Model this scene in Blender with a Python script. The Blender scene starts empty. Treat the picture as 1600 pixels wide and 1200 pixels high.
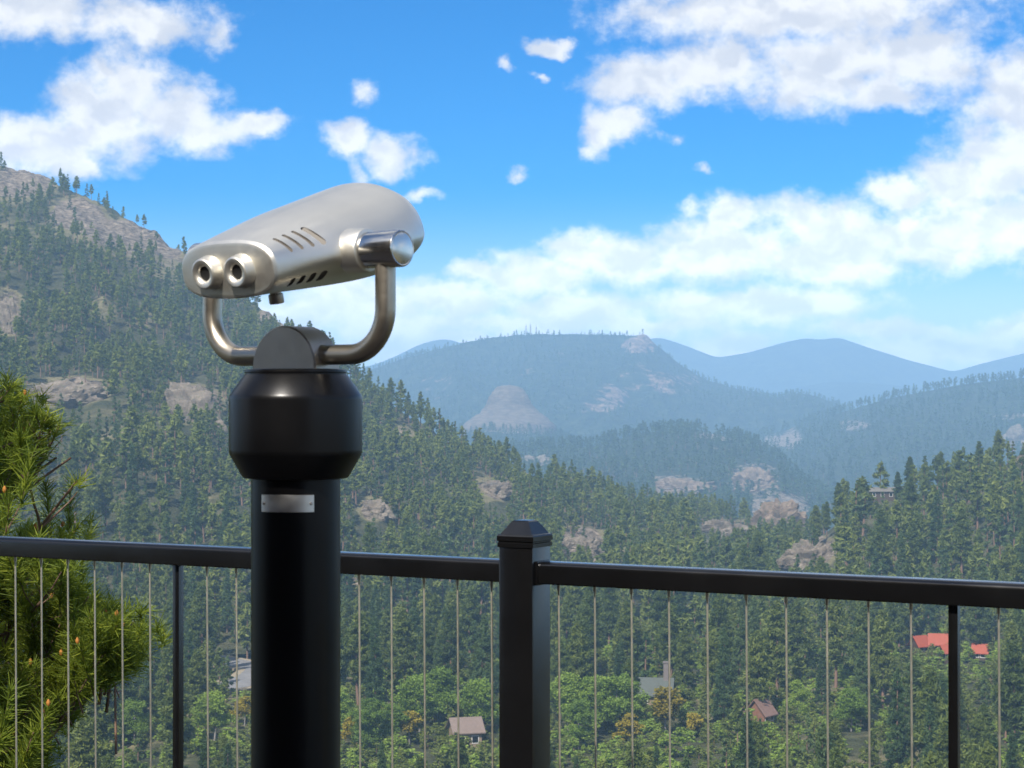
import bpy, bmesh, math, random
import numpy as np
from mathutils import Vector, Matrix
from mathutils.bvhtree import BVHTree

random.seed(7)
RNG = np.random.default_rng(7)
scene = bpy.context.scene
COL = scene.collection
F = 3100.0            # focal length of the lens in photo pixels (photo 1600 wide)
EYE = 1.4             # eye height above the deck
HZ = 620.0            # row of the horizon
def P(px, py, D):
    return Vector((D * (px - 800) / F, D, EYE + D * (HZ - py) / F))
def pix(x, y, z):
    return 800 + F * x / y, HZ - F * (z - EYE) / y

# ------------------------------------------------------------------ helpers
def tag(o, label=None, cat=None, group=None, kind=None):
    if label: o['label'] = label
    if cat: o['category'] = cat
    if group: o['group'] = group
    if kind: o['kind'] = kind
    return o

def empty(name, loc=(0, 0, 0), rz=0.0):
    o = bpy.data.objects.new(name, None)
    o.empty_display_size = 0.2
    o.location = loc
    o.rotation_euler = (0, 0, rz)
    COL.objects.link(o)
    return o

def make_mesh(name, V, Fc, mat, smooth=None):
    """V list/array of points, Fc list of index tuples"""
    me = bpy.data.meshes.new(name)
    me.from_pydata([tuple(v) for v in V], [], [tuple(f) for f in Fc])
    me.validate()
    if mat is not None: me.materials.append(mat)
    if smooth is not None:
        me.polygons.foreach_set('use_smooth', [True] * len(me.polygons))
        me.set_sharp_from_angle(angle=math.radians(smooth))
    me.update()
    return me

def link(name, me, parent=None, loc=None):
    o = bpy.data.objects.new(name, me)
    COL.objects.link(o)
    if parent is not None: o.parent = parent
    if loc is not None: o.location = loc
    return o

def fix_normals(me):
    bm = bmesh.new(); bm.from_mesh(me)
    bmesh.ops.recalc_face_normals(bm, faces=bm.faces)
    bm.to_mesh(me); bm.free()

class MB:
    """collects shapes that become ONE mesh object"""
    def __init__(s): s.V = []; s.Fc = []
    def add(s, V, Fc, M=None):
        n = len(s.V)
        for v in V:
            v = Vector(v)
            s.V.append(M @ v if M is not None else v)
        for f in Fc: s.Fc.append(tuple(i + n for i in f))
        return s
    def box(s, lo, hi, M=None, bev=0.0):
        bm = bmesh.new()
        bmesh.ops.create_cube(bm, size=1.0)
        lo = Vector(lo); hi = Vector(hi)
        for v in bm.verts:
            v.co = Vector(((v.co.x + .5) * (hi.x - lo.x) + lo.x, (v.co.y + .5) * (hi.y - lo.y) + lo.y, (v.co.z + .5) * (hi.z - lo.z) + lo.z))
        if bev > 0:
            bmesh.ops.bevel(bm, geom=list(bm.edges), offset=bev, segments=2, profile=.6, affect='EDGES')
        bm.verts.index_update()
        s.add([v.co.copy() for v in bm.verts], [[v.index for v in f.verts] for f in bm.faces], M)
        bm.free(); return s
    def lathe(s, prof, n=48, M=None, cap=True):
        """prof: list of (r, z); revolved about z"""
        V = []; Fc = []
        m = len(prof)
        for (r, z) in prof:
            for k in range(n):
                a = 2 * math.pi * k / n
                V.append((r * math.cos(a), r * math.sin(a), z))
        for i in range(m - 1):
            for k in range(n):
                k2 = (k + 1) % n
                Fc.append((i * n + k, i * n + k2, (i + 1) * n + k2, (i + 1) * n + k))
        if cap:
            Fc.append(tuple(range(n))[::-1])
            Fc.append(tuple((m - 1) * n + k for k in range(n)))
        return s.add(V, Fc, M)
    def tube(s, path, rad, n=16, M=None, cap=True):
        path = [Vector(p) for p in path]
        rads = rad if isinstance(rad, (list, tuple)) else [rad] * len(path)
        V = []; Fc = []
        t0 = (path[1] - path[0]).normalized()
        up = Vector((0, 0, 1)) if abs(t0.z) < .9 else Vector((0, 1, 0))
        nrm = t0.cross(up).normalized()
        for i, p in enumerate(path):
            if i == 0: t = t0
            elif i == len(path) - 1: t = (path[-1] - path[-2]).normalized()
            else: t = ((path[i + 1] - p).normalized() + (p - path[i - 1]).normalized()).normalized()
            nrm = (nrm - t * nrm.dot(t)).normalized()
            b = t.cross(nrm)
            for k in range(n):
                a = 2 * math.pi * k / n
                V.append(p + (nrm * math.cos(a) + b * math.sin(a)) * rads[i])
        for i in range(len(path) - 1):
            for k in range(n):
                k2 = (k + 1) % n
                Fc.append((i * n + k, i * n + k2, (i + 1) * n + k2, (i + 1) * n + k))
        if cap:
            Fc.append(tuple(range(n))[::-1]); Fc.append(tuple((len(path) - 1) * n + k for k in range(n)))
        return s.add(V, Fc, M)
    def build(s, name, mat, parent=None, smooth=None, loc=None):
        me = make_mesh(name, s.V, s.Fc, mat, None)
        fix_normals(me)
        if smooth is not None:
            me.polygons.foreach_set('use_smooth', [True] * len(me.polygons))
            me.set_sharp_from_angle(angle=math.radians(smooth))
        return link(name, me, parent, loc)

# ------------------------------------------------------------------ numpy noise
def _hash(ix, iy, seed):
    h = (ix.astype(np.int64) * 374761393 + iy.astype(np.int64) * 668265263 + seed * 1442695041) & 0x7fffffff
    h = ((h ^ (h >> 13)) * 1274126177) & 0x7fffffff
    h = ((h ^ (h >> 16)) * 2246822519) & 0x7fffffff
    return (h & 0xffff) / 65535.0
def vnoise(x, y, seed=0):
    ix = np.floor(x); iy = np.floor(y)
    fx = x - ix; fy = y - iy
    fx = fx * fx * fx * (fx * (fx * 6 - 15) + 10); fy = fy * fy * fy * (fy * (fy * 6 - 15) + 10)
    a = _hash(ix, iy, seed); b = _hash(ix + 1, iy, seed); c = _hash(ix, iy + 1, seed); d = _hash(ix + 1, iy + 1, seed)
    return (a + (b - a) * fx) * (1 - fy) + (c + (d - c) * fx) * fy
def fbm(x, y, seed=0, octv=4, rough=.5):
    x = np.asarray(x, float); y = np.asarray(y, float)
    s = 0.0; amp = 1.0; tot = 0.0
    for o in range(octv):
        s = s + amp * vnoise(x * 2 ** o + 17.3 * o, y * 2 ** o - 9.1 * o, seed + o); tot += amp; amp *= rough
    return s / tot

# ------------------------------------------------------------------ materials
MATS = {}
def new_mat(name):
    m = bpy.data.materials.new(name); m.use_nodes = True
    nt = m.node_tree
    b = nt.nodes['Principled BSDF']
    MATS[name] = m
    return m, nt, b
def N(nt, typ, **kw):
    n = nt.nodes.new(typ)
    for k, v in kw.items():
        if k.startswith('in_'):
            key = k[3:]
            n.inputs[int(key) if key.isdigit() else key.replace('_', ' ')].default_value = v
        else: setattr(n, k, v)
    return n
def ramp(nt, stops, src):
    r = nt.nodes.new('ShaderNodeValToRGB')
    el = r.color_ramp.elements
    while len(el) < len(stops): el.new(.5)
    for e, (p, c) in zip(el, stops):
        e.position = p; e.color = (*c, 1)
    nt.links.new(src, r.inputs['Fac'])
    return r.outputs['Color']
def mixc(nt, fac, a, b, mode='MIX'):
    m = nt.nodes.new('ShaderNodeMix'); m.data_type = 'RGBA'; m.blend_type = mode
    for sock, v in ((m.inputs[0], fac), (m.inputs[6], a), (m.inputs[7], b)):
        if hasattr(v, 'is_linked'): nt.links.new(v, sock)
        elif isinstance(v, (tuple, list)): sock.default_value = (*v, 1) if len(v) == 3 else v
        else: sock.default_value = v
    return m.outputs[2]
def math_(nt, op, a, b=None, c=None, clamp=False):
    m = nt.nodes.new('ShaderNodeMath'); m.operation = op; m.use_clamp = clamp
    for s, v in zip(m.inputs, (a, b, c)):
        if v is None: continue
        if hasattr(v, 'is_linked'): nt.links.new(v, s)
        else: s.default_value = v
    return m.outputs[0]
def mapr(nt, v, a, b, c=0.0, d=1.0, smooth=False):
    m = nt.nodes.new('ShaderNodeMapRange')
    if smooth: m.interpolation_type = 'SMOOTHSTEP'
    nt.links.new(v, m.inputs[0])
    for i, x in enumerate((a, b, c, d)): m.inputs[i + 1].default_value = x
    return m.outputs[0]
def noise(nt, vec, scale, detail=4, rough=.55, dist=0.0, out=0, dims='3D'):
    n = nt.nodes.new('ShaderNodeTexNoise'); n.noise_dimensions = dims
    n.inputs['Scale'].default_value = scale; n.inputs['Detail'].default_value = detail
    n.inputs['Roughness'].default_value = rough; n.inputs['Distortion'].default_value = dist
    if vec is not None: nt.links.new(vec, n.inputs['Vector'])
    return n.outputs[out]
def coord(nt, which='Object'):
    t = nt.nodes.new('ShaderNodeTexCoord'); return t.outputs[which]
def worldpos(nt):
    g = nt.nodes.new('ShaderNodeNewGeometry'); return g.outputs['Position']
def mapping(nt, vec, scale=(1, 1, 1), rot=(0, 0, 0)):
    m = nt.nodes.new('ShaderNodeMapping'); nt.links.new(vec, m.inputs['Vector'])
    m.inputs['Scale'].default_value = scale; m.inputs['Rotation'].default_value = rot
    return m.outputs[0]
def bump(nt, h, b, strength=.3, dist=.01):
    n = nt.nodes.new('ShaderNodeBump'); n.inputs['Strength'].default_value = strength; n.inputs['Distance'].default_value = dist
    nt.links.new(h, n.inputs['Height']); nt.links.new(n.outputs[0], b.inputs['Normal'])

def mat_metal(name, col, rough, brush=(1, 1, 1), var=.12, aniso=0.0, bumpy=.04):
    m, nt, b = new_mat(name)
    c = coord(nt)
    n1 = noise(nt, mapping(nt, c, brush), 60, 5, .6)
    n2 = noise(nt, c, 9, 3, .5)
    nt.links.new(mixc(nt, n2, tuple(x * .86 for x in col), tuple(min(1, x * 1.06) for x in col)), b.inputs['Base Color'])
    r = math_(nt, 'ADD', mapr(nt, n1, .3, .7, rough - var * .5, rough + var * .5), mapr(nt, n2, .3, .7, -.015, .02))
    nt.links.new(r, b.inputs['Roughness'])
    b.inputs['Metallic'].default_value = 1
    b.inputs['Anisotropic'].default_value = aniso
    bump(nt, n1, b, bumpy, .002)
    return m
def mat_paint(name, col, rough, coat=0.0, grain=260, gs=.05, spec=.5):
    m, nt, b = new_mat(name)
    b.inputs['Specular IOR Level'].default_value = spec
    c = coord(nt)
    n1 = noise(nt, c, grain, 2, .5); n2 = noise(nt, c, 7, 5, .6)
    nt.links.new(mixc(nt, n2, tuple(x * .8 for x in col), tuple(x * 1.25 for x in col)), b.inputs['Base Color'])
    nt.links.new(mapr(nt, n2, .25, .75, rough - .05, rough + .08), b.inputs['Roughness'])
    b.inputs['Coat Weight'].default_value = coat; b.inputs['Coat Roughness'].default_value = .15
    bump(nt, n1, b, gs, .001)
    return m

STEEL = mat_metal('satin_steel', (.82, .79, .71), .46, (1, .05, 1), .06, 0)
STEEL_TUBE = mat_metal('satin_tube', (.52, .47, .39), .38, (.15, .15, 1), .08, .2)
STEEL_DARK = mat_metal('cast_steel', (.50, .45, .39), .46, (1, 1, 1), .12)
CHROME = mat_metal('polished_steel', (.70, .68, .64), .19, (1, 1, .04), .10, 0, .03)
PLATE = mat_metal('brushed_plate', (.85, .83, .78), .42, (.06, 1, 1), .16)
CABLE = mat_metal('cable_steel', (.68, .63, .50), .48, (1, 1, 1), .1)
BLACK = mat_paint('black_powder_coat', (.004, .004, .0045), .33, .0, 420, .05, .30)
RAILBLACK = mat_paint('black_rail_paint', (.004, .004, .0042), .20, .0, 300, .05, .75)
def mat_flat(name, col, rough=.8):
    m, nt, b = new_mat(name)
    n2 = noise(nt, coord(nt), 5, 4, .6)
    nt.links.new(mixc(nt, n2, tuple(x * .75 for x in col), tuple(min(.95, x * 1.25) for x in col)), b.inputs['Base Color'])
    b.inputs['Roughness'].default_value = rough
    return m
HOLE = mat_flat('dark_recess', (.006, .006, .006), .6)
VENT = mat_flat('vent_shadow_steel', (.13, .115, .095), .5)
GLASS = mat_paint('dark_glass', (.01, .012, .014), .05)
# ================================================================== coin-free viewer on its pole
def build_viewer():
    a = math.atan2(-.6, .8)
    root = empty('binocular_viewer', (-.316, 2.9, 0), a)
    tag(root, 'brushed steel binocular viewer in a U shaped yoke on a black pole', 'binocular viewer')
    # pole
    m = MB().lathe([(.065, .014), (.065, 1.2815)], 64)
    pole = m.build('pole', BLACK, root, 40)
    fl = MB().lathe([(.125, .001), (.125, .010), (.121, .014), (.0655, .014), (.0655, .001)], 48, cap=False)
    flo = fl.build('base_flange', BLACK, pole, 40)
    for k in range(4):
        ang = math.radians(45 + 90 * k)
        MB().lathe([(.009, 0), (.009, .006), (.006, .009)], 6).build('bolt', STEEL_DARK, pole, 30, (.097 * math.cos(ang), .097 * math.sin(ang), .0145))
    # maker plate curved round the pole
    V = []; Fc = []
    n = 18
    zc = EYE + (HZ - 783.5) * .000935; hh = .0126
    ac = math.radians(-96) - a      # direction of the plate from the pole axis, in world then local
    half = .0402 / .0652
    for i in range(n + 1):
        t = ac - half + 2 * half * i / n
        for (r, z) in ((.0651, zc - hh), (.0664, zc - hh + .0006), (.0664, zc + hh - .0006), (.0651, zc + hh)):
            V.append((r * math.cos(t), r * math.sin(t), z))
    for i in range(n):
        for j in range(3):
            Fc.append((i * 4 + j, i * 4 + 4 + j, i * 4 + 5 + j, i * 4 + j + 1))
    Fc.append((0, 1, 2, 3)); Fc.append((n * 4 + 3, n * 4 + 2, n * 4 + 1, n * 4))
    pm = MB().add(V, Fc).build('maker_plate', PLATE, pole, 40)
    for s in (-1, 1):
        t = ac + s * (half - .07)
        M = Matrix.Translation((.0664 * math.cos(t), .0664 * math.sin(t), zc)) @ Matrix.Rotation(t, 4, 'Z') @ Matrix.Rotation(math.pi / 2, 4, 'Y')
        MB().lathe([(.0024, -.0002), (.0022, .0008), (.0012, .0013)], 12, M).build('rivet', STEEL_DARK, pm, 40)
    # head assembly stands a touch out of plumb
    collar = MB().lathe([(.066, 1.2825), (.0735, 1.2812), (.0765, 1.2822), (.0785, 1.285), (.0955, 1.3150), (.0968, 1.3185), (.0972, 1.323),
                         (.0972, 1.3955), (.0968, 1.3995), (.0952, 1.4035), (.0765, 1.4305), (.0745, 1.4325), (.0735, 1.4325), (.0735, 1.4345), (.0745, 1.436), (.0742, 1.4392), (.072, 1.4402), (.01, 1.4402)], 96).build('collar', BLACK, root, 22)
    # half-round saddle block
    r = .0625; z0 = 1.4406
    V = []; Fc = []
    n = 40
    prof = [(r * math.cos(math.pi * i / n), z0 + r * math.sin(math.pi * i / n)) for i in range(n + 1)]
    ys = [(-.027, .965), (-.025, 1.0), (.025, 1.0), (.027, .965)]
    for (y, sc) in ys:
        for (x, z) in prof: V.append((x * sc, y, z0 + (z - z0) * sc if z > z0 + 1e-5 else z0))
    k = n + 1
    for j in range(3):
        for i in range(n): Fc.append((j * k + i, j * k + i + 1, (j + 1) * k + i + 1, (j + 1) * k + i))
        Fc.append((j * k + n, j * k, (j + 1) * k, (j + 1) * k + n))
    Fc.append(tuple(range(k))); Fc.append(tuple(3 * k + i for i in range(k))[::-1])
    MB().add(V, Fc).build('saddle_block', STEEL_DARK, root, 30)
    # yoke tube
    zp = 1.608; xa = .172; zb = 1.4605; R = .064
    def arm(s):
        pts = [(s * .05, 0, zb), (s * (xa - R) * .8, 0, zb), (s * (xa - R), 0, zb)]
        for i in range(1, 13):
            t = math.pi / 2 * i / 12
            pts.append((s * (xa - R + R * math.sin(t)), 0, zb + R - R * math.cos(t)))
        pts += [(s * xa, 0, zb + R + .03), (s * xa, 0, zp - .012)]
        return pts
    yoke = MB().tube(arm(1), .0146, 28)
    yoke.tube(arm(-1), .0146, 28)
    yo = yoke.build('yoke', STEEL_TUBE, root, 40)
    for s in (-1, 1):
        M = Matrix.Translation((s * .122, 0, zp)) @ Matrix.Rotation(s * math.pi / 2, 4, 'Y')
        kb = MB().lathe([(.0235, -.012), (.0235, .010), (.0260, .0108), (.0262, .0125), (.0262, .079), (.0256, .0805), (.0238, .0817), (.0225, .0813), (.0215, .0818), (.0, .0818)], 56, M, cap=False).build('pivot_knob', CHROME, root, 28)
    for s in (-1, 1):
        M = Matrix.Translation((s * .1305, 0, zp)) @ Matrix.Rotation(s * math.pi / 2, 4, 'Y')
        MB().lathe([(.0325, -.022), (.0322, .006), (.0305, .0095), (.0280, .0105), (.024, .0105)], 48, M, cap=False).build('pivot_boss', STEEL, root, 40)
    # ---------------- binocular body (lofted), pitched about the pivot
    pitch = math.radians(12)
    B = Matrix.Translation((0, 0, zp)) @ Matrix.Rotation(pitch, 4, 'X')
    # stations: g, half width, top height, bottom height, centre offset, upper exponent, lower exponent
    S = [(-.1450, .086, .036, .034, -.003, 2.9, 2.9),
         (-.1435, .0895, .0405, .0375, -.003, 2.8, 2.8),
         (-.139, .0925, .0435, .0395, -.002, 2.7, 2.6),
         (-.115, .0975, .0495, .0420, -.001, 2.35, 2.3),
         (-.080, .1040, .0570, .0450, 0, 2.05, 1.98),
         (-.030, .1180, .0675, .0490, 0, 1.88, 1.85),
         (.030, .1275, .0750, .0530, 0, 1.80, 1.80),
         (.080, .1300, .0815, .0555, 0, 1.78, 1.80),
         (.120, .1260, .0862, .0565, 0, 1.80, 1.80),
         (.148, .1180, .0885, .0555, 0, 1.90, 1.84),
         (.168, .1085, .0860, .0525, 0, 2.1, 1.95),
         (.180, .1010, .0795, .0480, 0, 2.3, 2.1),
         (.188, .0920, .0690, .0410, .0, 2.4, 2.2),
         (.191, .0840, .0590, .0360, .0, 2.4, 2.3)]
    SA = np.array(S)
    def sect(g):
        return [float(np.interp(g, SA[:, 0], SA[:, i])) for i in range(1, 7)]
    # smooth interpolation through a dense resample with a small box filter
    gs = np.concatenate([np.linspace(-.145, -.139, 5), np.linspace(-.136, .150, 48), np.linspace(.153, .191, 18)])
    def sm(g):
        if g < -.137: return sect(g)
        w = min(.020, (g + .139) * .9 + 1e-4, (.191 - g) * .9 + 1e-4)
        acc = np.zeros(6)
        for q in (-1, -.5, 0, .5, 1): acc += np.array(sect(g + q * w))
        return list(acc / 5)
    NT = 96
    def surf(g, th):
        w, hu, hl, c, nu, nl = sm(g)
        ct, st = math.cos(th), math.sin(th)
        n_ = nu if st >= 0 else nl
        h_ = hu if st >= 0 else hl
        x = w * math.copysign(abs(ct) ** (2 / n_), ct)
        z = c + h_ * math.copysign(abs(st) ** (2 / n_), st)
        # the lower hull is raked back at the objective end
        gg = g - max(0, -st) * .018 * max(0, (g - .02) / .17) - max(0, st) * .007 * max(0, (g - .09) / .1)
        return Vector((x, gg, z))
    V = []; Fc = []
    for g in gs:
        for k in range(NT): V.append(surf(g, 2 * math.pi * k / NT))
    m_ = len(gs)
    for i in range(m_ - 1):
        for k in range(NT):
            k2 = (k + 1) % NT
            Fc.append((i * NT + k, i * NT + k2, (i + 1) * NT + k2, (i + 1) * NT + k))
    Fc.append(tuple(range(NT))); Fc.append(tuple((m_ - 1) * NT + k for k in range(NT))[::-1])
    me = make_mesh('body', V, Fc, STEEL)
    fix_normals(me)
    body = link('body', me, root)
    body.matrix_local = B
    # vent slots: pockets cut into the shell
    cut = MB()
    def slot(g, th, length, width, depth, slant):
        p = surf(g, th)
        e = 1e-3
        tg = (surf(g + e, th) - surf(g - e, th)).normalized()
        tt = (surf(g, th + e) - surf(g, th - e)).normalized()
        nn = tt.cross(tg).normalized()
        if nn.dot(p) < 0: nn = -nn
        ax = (tt + tg * slant).normalized()
        side = nn.cross(ax).normalized()
        pts = []
        q = 10
        for i in range(q + 1):
            t = -math.pi / 2 + math.pi * i / q
            pts.append((length / 2 - width / 2 + width / 2 * math.cos(t), width / 2 * math.sin(t)))
        for i in range(q + 1):
            t = math.pi / 2 + math.pi * i / q
            pts.append((-length / 2 + width / 2 + width / 2 * math.cos(t), width / 2 * math.sin(t)))
        vv = []
        # louvre: the floor of the pocket slopes, deep on its far side
        for d in (1, -1):
            for (u, v) in pts:
                dd = .012 if d > 0 else -(depth * (.25 + .75 * (v / width + .5)))
                vv.append(p + ax * u + side * v + nn * dd)
        kk = len(pts)
        ff = [tuple(range(kk)), tuple(range(kk, 2 * kk))[::-1]] + [(i, kk + i, kk + (i + 1) % kk, (i + 1) % kk) for i in range(kk)]
        cut.add(vv, ff)
    for i in range(4):
        slot(-.112 + .0185 * i, math.radians(33), .034 + .003 * i, (.0055, .0055, .0058, .0100)[i], .010, -.25)
        slot(-.104 + .0185 * i, math.radians(-37), .024 + .002 * i, .0085 + .001 * i, .009, -.3)
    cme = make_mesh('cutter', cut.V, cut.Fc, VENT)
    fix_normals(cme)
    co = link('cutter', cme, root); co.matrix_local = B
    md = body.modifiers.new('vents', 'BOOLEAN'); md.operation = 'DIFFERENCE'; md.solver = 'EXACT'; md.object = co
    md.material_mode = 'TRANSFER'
    dg = bpy.context.evaluated_depsgraph_get()
    nm = bpy.data.meshes.new_from_object(body.evaluated_get(dg))
    body.modifiers.clear(); body.data = nm
    print('body mats', [m.name for m in nm.materials])
    nm.polygons.foreach_set('use_smooth', [True] * len(nm.polygons)); nm.set_sharp_from_angle(angle=math.radians(24))
    bpy.data.objects.remove(co)
    # eyepieces
    for s in (-1, 1):
        M = B @ Matrix.Translation((s * .0315, -.1447, -.002)) @ Matrix.Rotation(math.pi / 2, 4, 'X')
        cup = MB().lathe([(.0245, -.004), (.0245, .002), (.0232, .004), (.0226, .012), (.0216, .0158), (.0196, .0172), (.0158, .0170), (.0118, .0140), (.0108, .0125), (.0105, .004)], 44, M, cap=False).build('eyepiece', STEEL, root, 35)
        MB().lathe([(.0106, .0085), (.0107, .0105), (.001, .0100)], 32, M).build('lens', HOLE, cup, 40)
    # focus knob below, coin-slot-free
    M = B @ Matrix.Translation((.002, -.056, -.0445)) @ Matrix.Rotation(math.pi, 4, 'X')
    MB().lathe([(.0085, -.004), (.0085, .004), (.0108, .005), (.0110, .017), (.0100, .0185), (.001, .0185)], 30, M).build('focus_knob', STEEL_DARK, root, 35)
    # objective window at the far end
    w, hu, hl, c, nu, nl = sect(.191)
    V = []; Fc = []
    for k in range(48):
        t = 2 * math.pi * k / 48
        p = surf(.191, t)
        V.append(Vector((p.x * .9, p.y * 0 + .1795, p.z * .86)))
    V2 = [v + Vector((0, .010, 0)) for v in V]
    ff = [tuple(range(48)), tuple(range(48, 96))[::-1]] + [(i, 48 + i, 48 + (i + 1) % 48, (i + 1) % 48) for i in range(48)]
    ob = MB().add(V + V2, ff, B).build('objective_window', GLASS, root, 30)
    return root
build_viewer()

# ================================================================== deck railing
TH = math.radians(29)
def build_railing():
    C0 = P(820, 620, 4.0); C0.z = 0
    root = empty('deck_railing', C0, -TH)
    tag(root, 'black metal deck railing with thin vertical steel cables and square capped post', 'railing')
    hp = .0384
    zt0, zt1 = 1.0265, 1.0705
    def post(x):
        p = MB().box((x - hp, -hp, .012), (x + hp, hp, 1.105), None, .003).build('post', RAILBLACK, root, 30)
        MB().box((x - .062, -.062, .001), (x + .062, .062, .0115), None, .003).build('base_plate', RAILBLACK, p, 30)
        c = hp + .0022
        V = []; Fc = []
        rings = [(c, 1.0985), (c, 1.1065), (c - .0016, 1.108), (c - .0016, 1.110), (c + .0008, 1.1115), (c + .0008, 1.1205), (c - .001, 1.1235), (c - .0045, 1.1245), (.0195, 1.1490), (.0165, 1.1515), (.012, 1.152)]
        for (h, z) in rings:
            V += [(x - h, -h, z), (x + h, -h, z), (x + h, h, z), (x - h, h, z)]
        for i in range(len(rings) - 1):
            for k in range(4):
                k2 = (k + 1) % 4
                Fc.append((i * 4 + k, i * 4 + k2, i * 4 + 4 + k2, i * 4 + 4 + k))
        j = (len(rings) - 1) * 4
        Fc.append((j, j + 1, j + 2, j + 3)); Fc.append((3, 2, 1, 0))
        MB().add(V, Fc).build('post_cap', RAILBLACK, p, 12)
    sp = .0804; L = 22 * sp - sp + 2 * .0772
    post(0); post(L); post(-L)
    def rail(name, x0, x1, z0, z1, hw):
        n = 6; rr = .011
        sec = []
        for (cy, cz, a0) in ((hw - rr, z1 - rr, 0), (-hw + rr, z1 - rr, 90)):
            for i in range(n + 1):
                t = math.radians(a0 + 90 * i / n)
                sec.append((cy + rr * math.cos(t), cz + rr * math.sin(t)))
        sec += [(-hw, z0 + .002), (-hw + .002, z0), (hw - .002, z0), (hw, z0 + .002)]
        k = len(sec)
        V = [(x0, y, z) for (y, z) in sec] + [(x1, y, z) for (y, z) in sec]
        ff = [tuple(range(k)), tuple(range(k, 2 * k))[::-1]] + [(i, k + i, k + (i + 1) % k, (i + 1) % k) for i in range(k)]
        MB().add(V, ff).build(name, RAILBLACK, root, 35)
    for s in (-1, 1):
        xa, xb = (hp + .0003, L - hp - .0003) if s > 0 else (-L + hp + .0003, -hp - .0003)
        rail('top_rail', xa, xb, zt0, zt1, .0262)
        rail('bottom_rail', xa, xb, .085, .118, .019)
        # brackets where the rails meet the posts
        for e in (xa, xb - .006):
            MB().box((e, -.0285, zt0 - .003), (e + .006, .0285, zt1 + .0012), None, .001).build('bracket', RAILBLACK, root, 30)
        xm = s * (.0772 + 10 * sp)
        MB().box((xm - .0088, -.0088, .1183), (xm + .0088, .0088, zt0 - .0003), None, .0015).build('baluster', RAILBLACK, root, 30)
        for i in range(21):
            if i == 10: continue
            x = s * (.0772 + i * sp)
            c = MB().tube([(x, 0, .1186), (x + .004, 0, .45), (x + .0, 0, zt0 - .004)], .0021, 8)
            c.lathe([(.0032, zt0 - .013), (.0034, zt0 - .011), (.0034, zt0 - .0005)], 10, Matrix.Translation((x, 0, 0)))
            c.lathe([(.0034, .1184), (.0034, .130), (.003, .132)], 10, Matrix.Translation((x, 0, 0)))
            c.build('cable', CABLE, root, 40)
build_railing()

# ================================================================== deck, and an unseen lodge added behind the camera to shade it
def mat_wood(name, c1, c2, sx=(1, 12, 12), rough=.6):
    m, nt, b = new_mat(name)
    c = coord(nt)
    n1 = noise(nt, mapping(nt, c, sx), 2.2, 6, .6, .4)
    n2 = noise(nt, c, .8, 3)
    col = ramp(nt, [(.25, c1), (.75, c2)], n1)
    nt.links.new(mixc(nt, math_(nt, 'MULTIPLY', n2, .5), col, tuple(x * .6 for x in c1)), b.inputs['Base Color'])
    b.inputs['Roughness'].default_value = rough
    bump(nt, n1, b, .15, .004)
    return m
DECKW = mat_wood('deck_boards', (.10, .07, .048), (.17, .12, .08))
LOGW = mat_wood('log_wall_wood', (.085, .05, .03), (.16, .095, .055))
ROOFM = mat_flat('brown_shingle', (.10, .075, .06), .85)
d = Vector((math.cos(TH), -math.sin(TH), 0)); nrm = Vector((math.sin(TH), math.cos(TH), 0))
C0 = P(820, 620, 4.0); C0.z = 0
Mdeck = Matrix.Translation(C0) @ Matrix.Rotation(-TH, 4, 'Z')
dk = MB()
y = .14
while y > -7.2:
    dk.box((-3.2, y - .136, -.032), (6.5, y, 0), Mdeck, .003); y -= .142
o = dk.build('deck_floor', DECKW, None, 30); tag(o, kind='structure')
def build_shade_lodge():
    root = empty('shade_lodge', Mdeck @ Vector((1.5, -7.4, -3.6)), -TH)
    tag(root, 'unseen tall brown log lodge added behind the viewing deck to shade it', 'house')
    w = MB()
    z = 0
    while z < 10.4:
        w.tube([(-9, 0, z + .14), (9, 0, z + .14)], .15, 12); z += .27
    w.box((-9, -7, 0), (9, -.08, 10.4))
    w.build('wall', LOGW, root, 40)
    rf = MB().add([(-9.6, .7, 10.42), (9.6, .7, 10.42), (9.6, -3.6, 12.3), (-9.6, -3.6, 12.3), (9.6, -7.8, 10.42), (-9.6, -7.8, 10.42),
                   (-9.6, .7, 10.6), (9.6, .7, 10.6), (9.6, -3.6, 12.5), (-9.6, -3.6, 12.5), (9.6, -7.8, 10.6), (-9.6, -7.8, 10.6)],
                  [(0, 1, 2, 3), (3, 2, 4, 5), (6, 9, 8, 7), (9, 11, 10, 8), (0, 6, 7, 1), (5, 4, 10, 11), (0, 3, 9, 6), (3, 5, 11, 9), (1, 7, 8, 2), (2, 8, 10, 4)])
    rf.build('roof', ROOFM, root)
    for x in (-6, -2.4, 1.6, 5.2):
        for z0 in (4.5, 7.6):
            f = MB()
            f.box((x - .75, .1, z0 - .1), (x + .75, .2, z0)); f.box((x - .75, .1, z0 + 1.4), (x + .75, .2, z0 + 1.5))
            f.box((x - .75, .1, z0), (x - .65, .2, z0 + 1.4)); f.box((x + .65, .1, z0), (x + .75, .2, z0 + 1.4)); f.box((x - .03, .1, z0), (x + .03, .195, z0 + 1.4))
            fo = f.build('window', ROOFM, root)
            MB().box((x - .65, .12, z0), (x + .65, .17, z0 + 1.4)).build('pane', GLASS, fo)
build_shade_lodge()
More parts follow.
